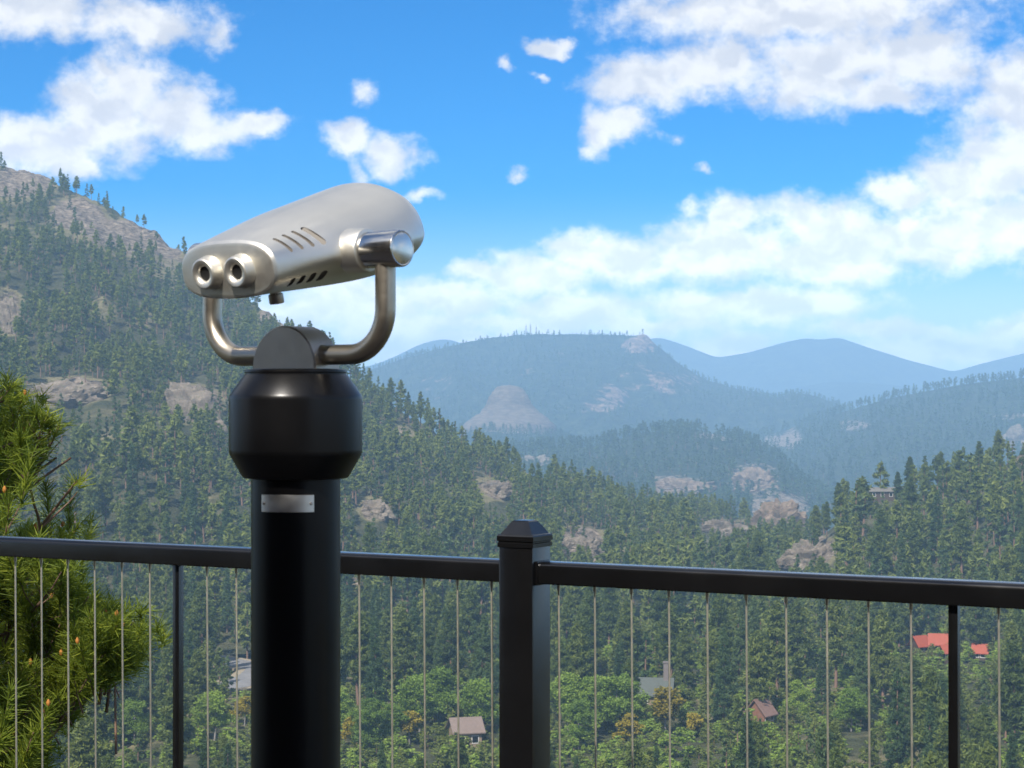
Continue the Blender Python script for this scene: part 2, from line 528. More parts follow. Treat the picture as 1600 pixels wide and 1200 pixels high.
# ================================================================== terrain
ROCKCOL = [(.0, (.05, .042, .032)), (.3, (.13, .105, .078)), (.55, (.25, .20, .15)), (.8, (.36, .30, .23)), (1, (.14, .11, .08))]
def mat_ground(name, scale=1.0, forest=False, rocktint=(1, 1, 1)):
    m, nt, b = new_mat(name)
    p = worldpos(nt)
    at = nt.nodes.new('ShaderNodeAttribute'); at.attribute_name = 'bare'
    n1 = noise(nt, p, .09 * scale, 6, .62)
    n2 = noise(nt, mapping(nt, p, (1, 1, 2.6)), .30 * scale, 6, .68, .5)
    n3 = noise(nt, p, .028 * scale, 4, .55)
    rock = ramp(nt, [(q, tuple(c * t for c, t in zip(col, rocktint))) for q, col in ROCKCOL], mapr(nt, n2, .28, .72))
    grass = ramp(nt, [(.2, (.12, .12, .05)), (.5, (.24, .21, .11)), (.8, (.18, .155, .085))], n1)
    floor_ = ramp(nt, [(.25, (.04, .048, .022)), (.5, (.075, .08, .038)), (.75, (.145, .13, .07))], n1)
    bare = math_(nt, 'ADD', at.outputs['Fac'], math_(nt, 'MULTIPLY', math_(nt, 'SUBTRACT', n1, .5), .9))
    c1 = mixc(nt, mapr(nt, bare, .12, .34, smooth=True), floor_, grass)
    c2 = mixc(nt, mapr(nt, bare, .42, .60, smooth=True), c1, rock)
    if forest:
        # far woods: crowns far too small to see one by one, with the bare rock between them
        n4 = noise(nt, mapping(nt, p, (1, 1, .45)), .16 * scale, 3, .7)
        tr = ramp(nt, [(.32, (.016, .028, .016)), (.5, (.032, .050, .025)), (.68, (.06, .078, .038))], n4)
        k = mapr(nt, math_(nt, 'ADD', bare, math_(nt, 'MULTIPLY', math_(nt, 'SUBTRACT', n4, .5), 1.2)), .42, .62, smooth=True)
        c2 = mixc(nt, k, tr, rock)
    nt.links.new(c2, b.inputs['Base Color'])
    b.inputs['Roughness'].default_value = .92
    b.inputs['Specular IOR Level'].default_value = .15
    bump(nt, n2, b, 1.0, 3.0 / scale)
    return m
GROUND = mat_ground('hillside_ground')
MIDG = mat_ground('mid_hill_ground', .8, True)
FARG = mat_ground('mountain_ground', .30, True, (1.05, .92, .86))
FARG2 = mat_ground('far_mountain_ground', .16, True)

HILLS = []
def smooth_interp(x, xs, ys, w):
    acc = 0
    for q in np.linspace(-1, 1, 7): acc = acc + np.interp(x + q * w, xs, ys)
    return acc / 7
def hill(name, label, ridge, foot, mat, nx, ny, amp=10, nscale=70., power=1.15, zfoot=-50., bare=None, back=.6, bareblobs=(), barebase=0.0, rugged=0.0, seed=1, wsm=14):
    px = np.linspace(ridge[0][0], ridge[-1][0], nx)
    rx, ry, rd = (np.array(c, float) for c in zip(*ridge))
    fx, fd = (np.array(c, float) for c in zip(*foot))
    Ry = smooth_interp(px, rx, ry, wsm); Rd = smooth_interp(px, rx, rd, 40); Fd = smooth_interp(px, fx, fd, 40)
    u = (px - 800) / F
    zr = EYE + Rd * (HZ - Ry) / F
    t = np.concatenate([np.linspace(0, 1, ny), np.linspace(1, 1 + back, max(6, ny // 3))[1:]])
    T, U = np.meshgrid(t, u, indexing='ij')
    ZR = np.broadcast_to(zr, T.shape); RD = np.broadcast_to(Rd, T.shape); FD = np.broadcast_to(Fd, T.shape)
    D = FD + (RD - FD) * T
    X = U * D
    Tf = np.minimum(T, 1.0)
    s = np.power(np.clip(Tf, 0, 1), power)
    Z = zfoot + (ZR - zfoot) * s
    Z = Z + rugged * (fbm(X / 11., D / 14., seed + 5, 5, .6) - .5) * 2 * np.clip(Tf, 0, 1) ** 10
    # spurs and gullies
    n = fbm(X / nscale, D / nscale, seed, 5, .55) - .5
    rid = 1 - np.abs(2 * fbm(X / (nscale * .8) + 3, D / (nscale * 2.0), seed + 9, 4, .5) - 1)
    win = np.sin(np.pi * np.clip(Tf, 0, 1)) ** .7
    Z = Z + amp * win * (n * 1.6 + (rid - .75) * 1.2)
    # back slope
    over = np.clip(T - 1, 0, None) / back
    Z = np.where(T > 1, ZR - (ZR - zfoot) * (over ** 1.3) , Z)
    Z[-1, :] = -118; 
    edge = np.minimum(1, np.minimum(np.arange(nx), nx - 1 - np.arange(nx)) / 6.0)
    Z = np.where(np.broadcast_to(edge, Z.shape) < 1, np.minimum(Z, -118 + (Z + 118) * np.broadcast_to(edge, Z.shape)), Z) if ridge[0][0] > -500 else Z
    PX = 800 + F * U; PY = HZ - F * (Z - EYE) / D
    b = np.full(T.shape, float(barebase))
    b = b + (fbm(X / (nscale * .55), Z / (nscale * .45), seed + 20, 4, .55) - .5) * .9
    for (cx, cy, ax, ay, k) in bareblobs:
        q = np.sqrt(((PX - cx) / ax) ** 2 + ((PY - cy) / ay) ** 2)
        b = b + k * np.clip(1.25 - q, 0, .6) / .6
    # bare rock stands proud and is broken
    rk = np.clip((b - .35) * 3, 0, 1)
    Z = Z + rk * (fbm(X / (nscale * .16), D / (nscale * .16), seed + 31, 4, .6) - .45) * amp * .55 * (T <= 1.02)
    V = np.stack([X, D, Z], -1).reshape(-1, 3)
    m = len(t)
    ii, jj = np.meshgrid(np.arange(m - 1), np.arange(nx - 1), indexing='ij')
    a = (ii * nx + jj).ravel()
    Fc = np.stack([a, a + 1, a + nx + 1, a + nx], -1)
    me = bpy.data.meshes.new(name)
    fast_mesh(me, V, Fc)
    me.materials.append(mat)
    me.polygons.foreach_set('use_smooth', np.ones(len(Fc), bool))
    at = me.attributes.new('bare', 'FLOAT', 'POINT'); at.data.foreach_set('value', np.clip(b, 0, 1).ravel().astype(np.float32))
    o = link(name, me)
    tag(o, label, kind='structure')
    H = dict(name=name, V=V.reshape(m, nx, 3), b=np.clip(b, 0, 1), t=t, px=px, ny=ny, bvh=BVHTree.FromPolygons([tuple(v) for v in V], [tuple(map(int, f)) for f in Fc]))
    HILLS.append(H)
    return H
def fast_mesh(me, V, Fc):
    V = np.asarray(V, np.float32); Fc = np.asarray(Fc, np.int32)
    k = Fc.shape[1]
    me.vertices.add(len(V)); me.vertices.foreach_set('co', V.ravel())
    me.loops.add(Fc.size); me.loops.foreach_set('vertex_index', Fc.ravel())
    me.polygons.add(len(Fc)); me.polygons.foreach_set('loop_start', np.arange(len(Fc), dtype=np.int32) * k)
    try: me.polygons.foreach_set('loop_total', np.full(len(Fc), k, np.int32))
    except Exception: pass
    me.update(calc_edges=True)

# one ground sheet: deck knoll, valley floor, then on to the horizon
def ground_z(x, y):
    r = np.clip((y - 6) / 130, 0, 1)
    z = -4.2 + (-50 + 4.2) * (r ** .9)
    w = np.clip((y - 150) / 80, 0, 1) * np.clip((900 - y) / 300, 0, 1)
    z = z - 55 * np.clip((y - 520) / 750, 0, 1)
    return z + w * (fbm(x / 45., y / 45., 77, 4) - .5) * 5 - np.clip((-y - 8) / 60, 0, 1) * -6
rr = np.concatenate([np.linspace(0, 60, 30), np.geomspace(62, 6600, 170)])
aa = np.linspace(0, 2 * np.pi, 361)[:-1]
RR, AA = np.meshgrid(rr, aa, indexing='ij')
GX = RR * np.sin(AA); GY = RR * np.cos(AA); GZ = ground_z(GX, GY)
GV = np.stack([GX, GY, GZ], -1).reshape(-1, 3)
m = len(rr); na = len(aa)
ii, jj = np.meshgrid(np.arange(m - 1), np.arange(na), indexing='ij')
q0 = (ii * na + jj).ravel(); q1 = (ii * na + (jj + 1) % na).ravel()
GF = np.stack([q0, q0 + na, q1 + na, q1], -1)
me = bpy.data.meshes.new('valley_ground'); fast_mesh(me, GV, GF); me.materials.append(GROUND)
me.polygons.foreach_set('use_smooth', np.ones(len(GF), bool))
gb = np.clip(.12 + (fbm(GV[:, 0] / 30, GV[:, 1] / 30, 55, 4) - .5) * .7, 0, 1)
at = me.attributes.new('bare', 'FLOAT', 'POINT'); at.data.foreach_set('value', gb.astype(np.float32))
o = link('valley_ground', me); tag(o, kind='structure')
GBVH = BVHTree.FromPolygons([tuple(v) for v in GV], [tuple(map(int, f)) for f in GF])

A = hill('left_hill', 'steep wooded hill with bare rock ledges rising beyond the viewer',
    [(-900, 262, 1050), (-500, 250, 1050), (-200, 246, 1050), (0, 256, 1050), (40, 268, 1040), (80, 286, 1030), (110, 300, 1020), (160, 320, 1000), (200, 341, 990), (250, 370, 970), (300, 408, 950), (350, 444, 930), (400, 482, 910),
     (450, 512, 890), (515, 556, 860), (560, 606, 830), (620, 642, 810), (700, 692, 790), (760, 718, 780), (850, 752, 765), (930, 782, 750), (1000, 808, 740), (1080, 832, 725), (1150, 858, 710), (1220, 885, 690), (1290, 930, 670)],
    [(-900, 330), (0, 390), (600, 400), (1000, 430), (1300, 520)], GROUND, 620, 260, 12, 80., 1.1,
    bareblobs=[(30, 285, 55, 30, .8), (120, 335, 45, 26, .7), (215, 372, 85, 30, .8), (280, 420, 60, 30, .5), (105, 612, 75, 26, .8), (300, 632, 45, 32, .85), (12, 490, 30, 45, .6), (180, 690, 45, 40, .35), (585, 795, 26, 20, .6),
               (630, 690, 20, 24, .45), (680, 705, 26, 12, .5), (770, 765, 40, 22, .6), (755, 820, 22, 26, .45), (835, 718, 34, 14, .6), (830, 745, 26, 14, .5), (905, 848, 44, 24, .65), (940, 872, 34, 22, .55), (570, 905, 30, 18, .6),
               (1000, 860, 30, 14, .4), (1090, 868, 30, 12, .5), (440, 500, 50, 26, .55), (160, 480, 30, 24, .35), (220, 500, 22, 30, .3), (120, 780, 40, 25, .3)], seed=3, rugged=3.4, wsm=9)
Cc = hill('right_hill', 'wooded hillside falling from the right edge to the valley floor',
    [(1130, 935, 560), (1190, 905, 570), (1230, 880, 580), (1270, 850, 590), (1310, 818, 600), (1350, 790, 606), (1380, 782, 610), (1420, 779, 615), (1490, 758, 620), (1560, 735, 625), (1600, 705, 630), (1700, 665, 640), (1900, 600, 660), (2300, 480, 700), (2700, 420, 700)],
    [(1100, 420), (1600, 380), (2700, 300)], GROUND, 320, 150, 7, 55., 1.0,
    bareblobs=[(1590, 700, 40, 26, .8), (1540, 720, 26, 14, .5), (1265, 860, 46, 26, .8), (1430, 815, 30, 12, .45), (1325, 945, 8, 18, .9)], seed=11)
B1 = hill('near_middle_hill', 'low wooded hill with pink rock ledges in the middle of the valley',
    [(560, 760, 2025), (700, 720, 2025), (860, 698, 2025), (925, 698, 2025), (1000, 676, 2025), (1080, 672, 2025), (1160, 686, 1998), (1210, 715, 1931), (1270, 765, 1823), (1330, 800, 1688), (1400, 830, 1620)],
    [(560, 1200), (1400, 1150)], MIDG, 260, 130, 14, 120., .9, zfoot=-108,
    bareblobs=[(1125, 678, 45, 14, .6), (1065, 760, 60, 20, .6), (1180, 745, 45, 26, .6), (1220, 800, 55, 34, .7), (1080, 715, 25, 10, .3), (1150, 705, 45, 14, .35)], seed=21)
B2 = hill('far_middle_hill', 'long wooded ridge climbing to the right edge beyond the valley',
    [(1000, 740, 2835), (1100, 706, 2835), (1180, 686, 2835), (1250, 664, 2808), (1330, 640, 2768), (1390, 622, 2727), (1450, 611, 2700), (1500, 601, 2700), (1600, 590, 2700), (1750, 570, 2700), (2100, 540, 2700), (2600, 500, 2700)],
    [(1000, 1750), (2600, 1610)], MIDG, 300, 130, 16, 160., .95, zfoot=-108,
    bareblobs=[(1215, 690, 30, 12, .55), (1240, 682, 14, 22, .5), (1332, 664, 30, 10, .75), (1580, 650, 40, 8, .6)], seed=31)
B0 = hill('dome_hill', 'low wooded hill carrying the rock dome below the long mountain',
    [(540, 760, 2550), (640, 715, 2550), (700, 685, 2550), (735, 668, 2550), (770, 660, 2550), (850, 668, 2550), (890, 690, 2550), (950, 715, 2550), (1040, 740, 2550)],
    [(540, 1951), (1040, 1951)], MIDG, 160, 80, 10, 160., .9, zfoot=-108, bareblobs=[(795, 665, 70, 16, .6)], seed=41)
Dm = hill('long_mountain', 'long blue wooded mountain with pale rock slabs',
    [(300, 660, 3550), (440, 620, 3550), (575, 580, 3550), (620, 563, 3550), (680, 547, 3550), (740, 532, 3550), (800, 524, 3550), (850, 522, 3550), (950, 523, 3550), (1005, 526, 3550), (1030, 542, 3550), (1060, 568, 3550), (1100, 592, 3550), (1150, 607, 3550),
     (1180, 612, 3497), (1210, 622, 3445), (1240, 618, 3445), (1275, 622, 3445), (1310, 634, 3445), (1360, 655, 3445), (1450, 680, 3445)],
    [(300, 2541), (1450, 2541)], FARG, 420, 150, 62, 300., 1.0, zfoot=-108,
    bareblobs=[(1000, 540, 30, 14, .6), (985, 600, 60, 45, .42), (860, 575, 60, 30, .3), (905, 645, 50, 18, .4), (690, 605, 40, 25, .3), (800, 590, 40, 20, .25), (1060, 600, 40, 20, .3), (940, 625, 40, 20, .3)], seed=51, rugged=2.5, wsm=8)
E1 = hill('far_left_peak', 'pale blue far peak showing past the yoke',
    [(100, 640, 5971), (400, 590, 5971), (580, 572, 5971), (620, 556, 5971), (655, 538, 5971), (690, 529, 5971), (715, 533, 5971), (760, 556, 5971), (850, 600, 5971), (950, 640, 5971)],
    [(100, 5166), (950, 5166)], FARG2, 260, 90, 60, 500., 1.0, zfoot=-108, seed=61)
E2 = hill('far_twin_peak', 'pale blue far mountain with two rounded tops',
    [(850, 600, 6036), (960, 545, 6036), (1000, 532, 6036), (1030, 527, 6036), (1060, 536, 6036), (1120, 559, 6036), (1170, 551, 6036), (1230, 534, 6036), (1260, 528, 6036), (1282, 531, 6036), (1310, 527, 6036), (1350, 541, 6036), (1420, 563, 6036), (1490, 581, 6036),
     (1530, 569, 6036), (1600, 552, 6036), (1700, 530, 6036), (1900, 545, 6036), (2400, 600, 6036)],
    [(850, 5355), (2400, 5355)], FARG2, 360, 100, 70, 500., 1.0, zfoot=-108, seed=71, wsm=10)
E3 = hill('far_low_ridge', 'low pale ridge before the far twin tops',
    [(1120, 650, 5322), (1200, 625, 5322), (1250, 605, 5322), (1295, 596, 5322), (1350, 598, 5322), (1440, 606, 5322), (1560, 625, 5322), (1700, 640, 5322)],
    [(1120, 4410), (1700, 4410)], FARG2, 120, 40, 12, 400., 1.0, zfoot=-108, seed=81)

CAM = Vector((0, 0, EYE))
def hit(px, py):
    """nearest ground under a sight line"""
    dr = (P(px, py, 1.0) - CAM).normalized()
    best = None
    for bv in [h['bvh'] for h in HILLS] + [GBVH]:
        loc, nn, idx, dist = bv.ray_cast(CAM, dr)
        if loc is not None and (best is None or dist < best[1]): best = (loc, dist)
    return best[0] if best else None
def drop(x, y):
    """ground height at a plan point"""
    z = -1e9
    for bv in [h['bvh'] for h in HILLS] + [GBVH]:
        loc, nn, idx, dist = bv.ray_cast(Vector((x, y, 600)), Vector((0, 0, -1)))
        if loc is not None: z = max(z, loc.z)
    return z
# ================================================================== rock outcrops
def mat_rock(name, tint=(1, 1, 1), strata=1.8, fine=.22):
    m, nt, b = new_mat(name)
    c = worldpos(nt)
    n1 = noise(nt, mapping(nt, c, (1, 1, strata)), fine, 7, .66, .4)
    n2 = noise(nt, c, .9, 6, .7)
    v = nt.nodes.new('ShaderNodeTexVoronoi'); v.feature = 'DISTANCE_TO_EDGE'; v.inputs['Scale'].default_value = .16
    nt.links.new(mixc(nt, .55, mapping(nt, c, (1, 1, 2.2)), noise(nt, c, .3, 5, .7, 0, 1), 'ADD'), v.inputs['Vector'])
    crack = mapr(nt, v.outputs['Distance'], .0, .05)
    col = ramp(nt, [(.25, tuple(.10 * t for t in tint)), (.45, tuple(a * t for a, t in zip((.155, .126, .096), tint))), (.6, tuple(a * t for a, t in zip((.245, .205, .16), tint))), (.8, tuple(a * t for a, t in zip((.22, .17, .125), tint)))], n1)
    lich_ = mixc(nt, mapr(nt, n2, .52, .7), col, (.12, .12, .075))
    nt.links.new(mixc(nt, mapr(nt, v.outputs['Distance'], 0, .012, .82, 1), (.11, .085, .062), lich_), b.inputs['Base Color'])
    b.inputs['Roughness'].default_value = .9; b.inputs['Specular IOR Level'].default_value = .2
    h = math_(nt, 'ADD', math_(nt, 'MULTIPLY', n2, 1.0), math_(nt, 'MULTIPLY', crack, .15))
    bump(nt, h, b, .6, .8)
    return m
ROCK = mat_rock('granite'); ROCKL = mat_rock('layered_rock', (.68, .63, .60), 5.5, .09); ROCKP = mat_rock('pink_granite', (.98, .88, .82))
CLEAR = []      # (px0, px1, lowest row to keep in view, distance)
def rock(px, py, wpx, hpx, label, mat=ROCK, seed=1, deep=.55, lean=0.0, tower=0.0, slabs=3, Dfix=None, name='rock_outcrop', group='rock outcrops on the hillsides', dome=.8, keep=.5):
    base = hit(px, py)
    D = base.y if Dfix is None else Dfix
    w = wpx * D / F / 2; hgt = hpx * D / F
    rs = np.random.default_rng(seed)
    bm = bmesh.new(); bmesh.ops.create_icosphere(bm, subdivisions=5, radius=1)
    co = np.array([v.co[:] for v in bm.verts]); fc = np.array([[v.index for v in f.verts] for f in bm.faces]); bm.free()
    az = co.copy()
    x, y, z = co.T
    # blocky slabs: several offset lobes joined, then weathered joints
    r = 1 + .62 * (fbm(x * 1.6 + y * .9 + seed * 3.1, z * 1.9 + y * 1.3, seed, 4, .55) - .5) * 2
    r += .16 * (np.abs(fbm(x * 4 + seed, z * 5 + y * 3, seed + 4, 3, .6) - .5) * 4 - .5)
    cell = vnoise(x * 3.1 + 5 + y * 2, z * 2.7 + seed, seed + 8); r += .14 * np.round(cell * slabs) / slabs
    X = x * r * w; Y = y * r * w * deep
    zz = np.sign(z) * np.abs(z) ** dome * r
    Z = np.where(zz > 0, zz * hgt * .9, zz * hgt * .45) + lean * X
    step = hgt / (slabs + 1.5)
    Z = Z * .72 + .28 * np.round(Z / step) * step
    top = Z.max()
    if tower:
        q = np.clip(Z / top, 0, 1); X = X * (1 - tower * np.clip((q - .12) * 2.2, 0, 1)); Y = Y * (1 - tower * np.clip((q - .12) * 2.2, 0, 1))
    V = np.stack([X, Y, Z * (hgt / max(top, 1e-3)) * 1.0], -1)
    if tower:
        rho = np.hypot(x, y) + 1e-6
        q = np.clip(z, 0, 1)
        pr = np.interp(q, [0, .18, .38, .52, .75, .93, 1.0], [1.0, .84, .60, .50, .43, .30, 0.0])
        pr = np.where(z < 0, 1.0, pr) * (1 + .30 * (fbm(x / rho * 2 + 7, y / rho * 2 + q * 3, seed, 4, .6) - .5))
        st = q * 9; q2 = (np.floor(st) + np.clip((st - np.floor(st)) * 1.7, 0, 1)) / 9
        V = np.stack([x / rho * pr * w, y / rho * pr * w * deep, np.where(z < 0, z * hgt * .4, q2 * hgt * (.93 + .14 * fbm(x * 3, y * 3, seed)))], -1)
    me = bpy.data.meshes.new(name); fast_mesh(me, V, fc)
    me.materials.append(mat); me.polygons.foreach_set('use_smooth', np.ones(len(fc), bool)); me.set_sharp_from_angle(angle=math.radians(38))
    o = link(name, me, None, (D * (px - 800) / F, D + w * deep * .15, EYE + D * (HZ - py) / F))
    tag(o, label, 'rock', group)
    CLEAR.append((px - wpx * .5, px + wpx * .5, py - hpx * (1 - keep), D - 2))
    return o
rock(107, 634, 110, 44, 'broad grey rock ledge low on the left hill above the pine', seed=2, deep=.5, slabs=4)
rock(300, 656, 72, 60, 'tilted pale rock slab on the hill beside the black collar', seed=3, lean=-.45, deep=.4)
rock(1130, 838, 66, 30, 'rounded tan boulder pile at the foot of the wooded ridge, right of the post', seed=4, keep=.5)
rock(1262, 882, 70, 40, 'pale mossy crag at the toe of the right hillside', seed=5, deep=.5, keep=.5)
rock(1068, 776, 86, 30, 'long low pink rock ledge in the hazy middle valley', ROCKP, 6, keep=.62)
rock(1182, 765, 64, 36, 'pink broken cliff on the middle hill above the crags', ROCKP, 7, keep=.62)
rock(1216, 822, 78, 44, 'jagged pink crags where the two valley slopes meet', ROCKP, 8, slabs=5, keep=.62)
rock(795, 668, 140, 64, 'layered rock dome standing alone below the long blue mountain', ROCKL, 9, deep=.7, slabs=6, Dfix=2500, name='rock_dome', dome=.5, tower=.26)
rock(1592, 700, 50, 38, 'pale rock face near the top of the right hillside at the frame edge', seed=10, keep=.62)
rock(590, 806, 42, 26, 'small tan rock beside the black pole on the wooded ridge', seed=12, keep=.62)
rock(838, 726, 40, 16, 'flat sunlit ledge near the crest of the wooded ridge', seed=13, keep=.5)
rock(775, 772, 44, 22, 'tan rock outcrop high among pines above the railing post', seed=14, keep=.62)
rock(910, 862, 48, 26, 'broken tan rock bank just over the rail beside the post', seed=15, keep=.5)
rock(8, 520, 44, 56, 'grey crag at the left frame edge halfway up the hill', seed=16, keep=.5)

# ================================================================== houses, road, car, masts
def mat_roof(name, col):
    m, nt, b = new_mat(name)
    c = coord(nt)
    w = nt.nodes.new('ShaderNodeTexBrick'); nt.links.new(c, w.inputs['Vector']); w.inputs['Scale'].default_value = 3
    w.inputs['Color1'].default_value = (*col, 1); w.inputs['Color2'].default_value = (*(x * .8 for x in col), 1); w.inputs['Mortar'].default_value = (*(x * .6 for x in col), 1)
    n2 = noise(nt, c, 1.2, 4)
    nt.links.new(mixc(nt, mapr(nt, n2, .3, .7, 0, .35), w.outputs['Color'], tuple(x * .55 for x in col)), b.inputs['Base Color'])
    b.inputs['Roughness'].default_value = .7
    return m
R_RED = mat_roof('red_metal_roof', (.36, .075, .035)); R_TAN = mat_roof('tan_shingle_roof', (.22, .165, .135)); R_GREY = mat_roof('grey_green_roof', (.085, .10, .085)); R_PALE = mat_roof('pale_roof', (.19, .175, .15)); R_PINK = mat_roof('dusty_brown_roof', (.24, .145, .11))
W_DARK = mat_wood('dark_timber', (.05, .032, .022), (.10, .065, .04)); W_BROWN = mat_wood('brown_timber', (.16, .075, .045), (.24, .12, .07)); W_TAN = mat_wood('tan_timber', (.22, .16, .10), (.32, .24, .16))
TRIM = mat_flat('white_trim', (.6, .58, .54), .5); BRICK = mat_flat('chimney_stone', (.15, .13, .12), .9)
def house(px, pytop, D, w, dp, wallh, roofh, rot, label, roofm, wallm, name='house', chimney=False, group='houses among the valley trees', keep=None):
    best = None
    for Dq in np.arange(D - 130, D + 90, 2.5):
        xq = Dq * (px - 800) / F; e = abs(EYE + Dq * (HZ - pytop) / F - wallh - roofh - drop(xq, Dq))
        if best is None or e + abs(Dq - D) * .002 < best[0]: best = (e + abs(Dq - D) * .002, Dq)
    D = float(best[1])
    x = D * (px - 800) / F
    ztop = EYE + D * (HZ - pytop) / F
    zb = ztop - wallh - roofh
    zg = drop(x, D)
    print('house', px, pytop, 'D', D, 'gap', zb - zg)
    root = empty(name, (x, D, zb), rot)
    tag(root, label, 'house', group)
    MB().box((-w / 2, -dp / 2, min(-.5, zg - zb - 1.5)), (w / 2, dp / 2, wallh)).build('wall', wallm, root)
    for s in (-1, 1):
        MB().add([(s * w / 2, -dp / 2, wallh + .002), (s * w / 2, dp / 2, wallh + .002), (s * w / 2, 0, wallh + roofh * .94), (s * (w / 2 - .2), -dp / 2, wallh + .002), (s * (w / 2 - .2), dp / 2, wallh + .002), (s * (w / 2 - .2), 0, wallh + roofh * .94)],
                 [(0, 1, 2), (5, 4, 3), (0, 3, 4, 1), (1, 4, 5, 2), (2, 5, 3, 0)]).build('gable', wallm, root)
    e = .5; r = MB(); k = roofh / (dp / 2); t = .16
    W = w / 2 + e; Dp = dp / 2 + e; ze = wallh - k * e + .02
    for s in (-1, 1):
        V = [(-W, s * Dp, ze), (W, s * Dp, ze), (W, 0, wallh + roofh), (-W, 0, wallh + roofh)]
        V += [(a, b_, c_ + t) for (a, b_, c_) in V]
        r.add(V, [(0, 1, 2, 3), (7, 6, 5, 4), (0, 4, 5, 1), (1, 5, 6, 2), (3, 7, 4, 0)])
    ro = r.build('roof', roofm, root)
    if chimney:
        MB().box((w * .28, -.5, wallh), (w * .28 + .8, .4, wallh + roofh + 2.6)).box((w * .28 - .1, -.6, wallh + roofh + 2.6), (w * .28 + .9, .5, wallh + roofh + 2.8)).build('chimney', BRICK, ro)
    nwin = max(2, int(w / 2.6))
    for i in range(nwin):
        cx = -w / 2 + w * (i + .5) / nwin; z0 = wallh * .38
        f = MB()
        f.box((cx - .55, -dp / 2 - .06, z0), (cx + .55, -dp / 2 - .003, z0 + .1)).box((cx - .55, -dp / 2 - .06, z0 + 1.1), (cx + .55, -dp / 2 - .003, z0 + 1.2))
        f.box((cx - .55, -dp / 2 - .06, z0 + .1), (cx - .45, -dp / 2 - .003, z0 + 1.1)).box((cx + .45, -dp / 2 - .06, z0 + .1), (cx + .55, -dp / 2 - .003, z0 + 1.1))
        fo = f.build('window', TRIM, root)
        MB().box((cx - .45, -dp / 2 - .035, z0 + .1), (cx + .45, -dp / 2 - .004, z0 + 1.1)).build('pane', GLASS, fo)
    hw = (w * abs(math.cos(rot)) + dp * abs(math.sin(rot))) / 2 * F / D
    pk = pytop + (roofh * .9) * F / D if keep is None else keep
    CLEAR.append((px - hw * .62, px + hw * .62, pk, D - 1))
    return root
house(727, 1122, 288, 4.0, 4.4, 3.0, 1.6, .25, 'house with a tan shingle roof low behind the rail cables near the post', R_TAN, W_TAN, keep=1125)
house(1022, 1060, 335, 5.6, 5, 3, 2.2, -.15, 'house with a grey green roof and tall chimney among bright trees', R_GREY, W_TAN, chimney=True, keep=1068)
house(1188, 1092, 312, 2.8, 3.2, 2.2, 1.9, .9, 'cabin with a dusty brown roof half hidden by yellowish conifers', R_PINK, W_BROWN, name='cabin', keep=1096)
GR = 'red roofed cabins on the slope'
house(1437, 994, 415, 2.6, 2.6, 2.2, 1.5, .5, 'red roofed cabin just right of the cable before the baluster, small and orange', R_RED, W_DARK, name='cabin', group=GR, keep=1003)
house(1469, 991, 425, 3.8, 3.0, 2.4, 1.6, -.2, 'largest red roofed cabin on the slope, close beside the baluster', R_RED, W_DARK, name='cabin', group=GR, keep=1001)
house(1480, 1008, 405, 2.2, 2.4, 2.0, 1.1, .3, 'small dark cabin with red roof just below the largest red roof', R_RED, W_DARK, name='cabin', group=GR, keep=1019)
house(1533, 1007, 405, 2.6, 2.4, 2.0, 1.2, -.45, 'red roofed cabin standing apart between the baluster and the last cable', R_RED, W_DARK, name='cabin', group=GR, keep=1019)
house(1382, 762, 604, 10.5, 6, 2.6, 1.0, .05, 'long low brown house with pale roof on the crest of the right hillside', R_PALE, W_DARK, keep=764)
# road with a bend, seen through the gap beside the pole
ASPH = None
def mat_road():
    m, nt, b = new_mat('worn_asphalt')
    p = worldpos(nt); n = noise(nt, p, .5, 5, .6)
    nt.links.new(ramp(nt, [(.3, (.15, .147, .145)), (.7, (.22, .215, .21))], n), b.inputs['Base Color']); b.inputs['Roughness'].default_value = .85
    return m
ASPH = mat_road(); VERGE = mat_flat('sandy_verge', (.27, .225, .15), .95)
cl = [(-110, 415), (-85, 405), (-66, 396), (-54, 387), (-47.5, 377), (-46, 366), (-47.5, 354), (-53, 342), (-62, 330), (-80, 316)]
def ribbon(name, hw, dz, mat):
    pts = []
    for i in range(len(cl) - 1):
        for q in range(8):
            t = q / 8
            a = cl[max(i - 1, 0)]; b_ = cl[i]; c_ = cl[i + 1]; d_ = cl[min(i + 2, len(cl) - 1)]
            f = lambda k: .5 * (2 * b_[k] + (c_[k] - a[k]) * t + (2 * a[k] - 5 * b_[k] + 4 * c_[k] - d_[k]) * t * t + (3 * b_[k] - a[k] - 3 * c_[k] + d_[k]) * t ** 3)
            pts.append(Vector((f(0), f(1), 0)))
    zc = [drop(p.x, p.y) for p in pts]
    zc = [sum(zc[max(0, i - 5):i + 6]) / len(zc[max(0, i - 5):i + 6]) for i in range(len(zc))]
    V = []; Fc = []
    for i, p in enumerate(pts):
        t = (pts[min(i + 1, len(pts) - 1)] - pts[max(i - 1, 0)]).normalized(); s = Vector((t.y, -t.x, 0))
        for (k, o_) in ((-hw, -1.6), (-hw, 0), (hw, 0), (hw, -1.6)):
            q = p + s * k; V.append((q.x, q.y, zc[i] + dz + o_))
        if i: 
            a = (i - 1) * 4
            for j in range(3): Fc.append((a + j, a + j + 1, a + 5 + j, a + 4 + j))
    o = MB().add(V, Fc).build(name, mat); tag(o, kind='structure'); return pts, zc
ribbon('road_verge', 5.2, .55, VERGE); rp, rz = ribbon('road', 3.7, .60, ASPH)
CLEAR.append((364, 393, 1074, 372))
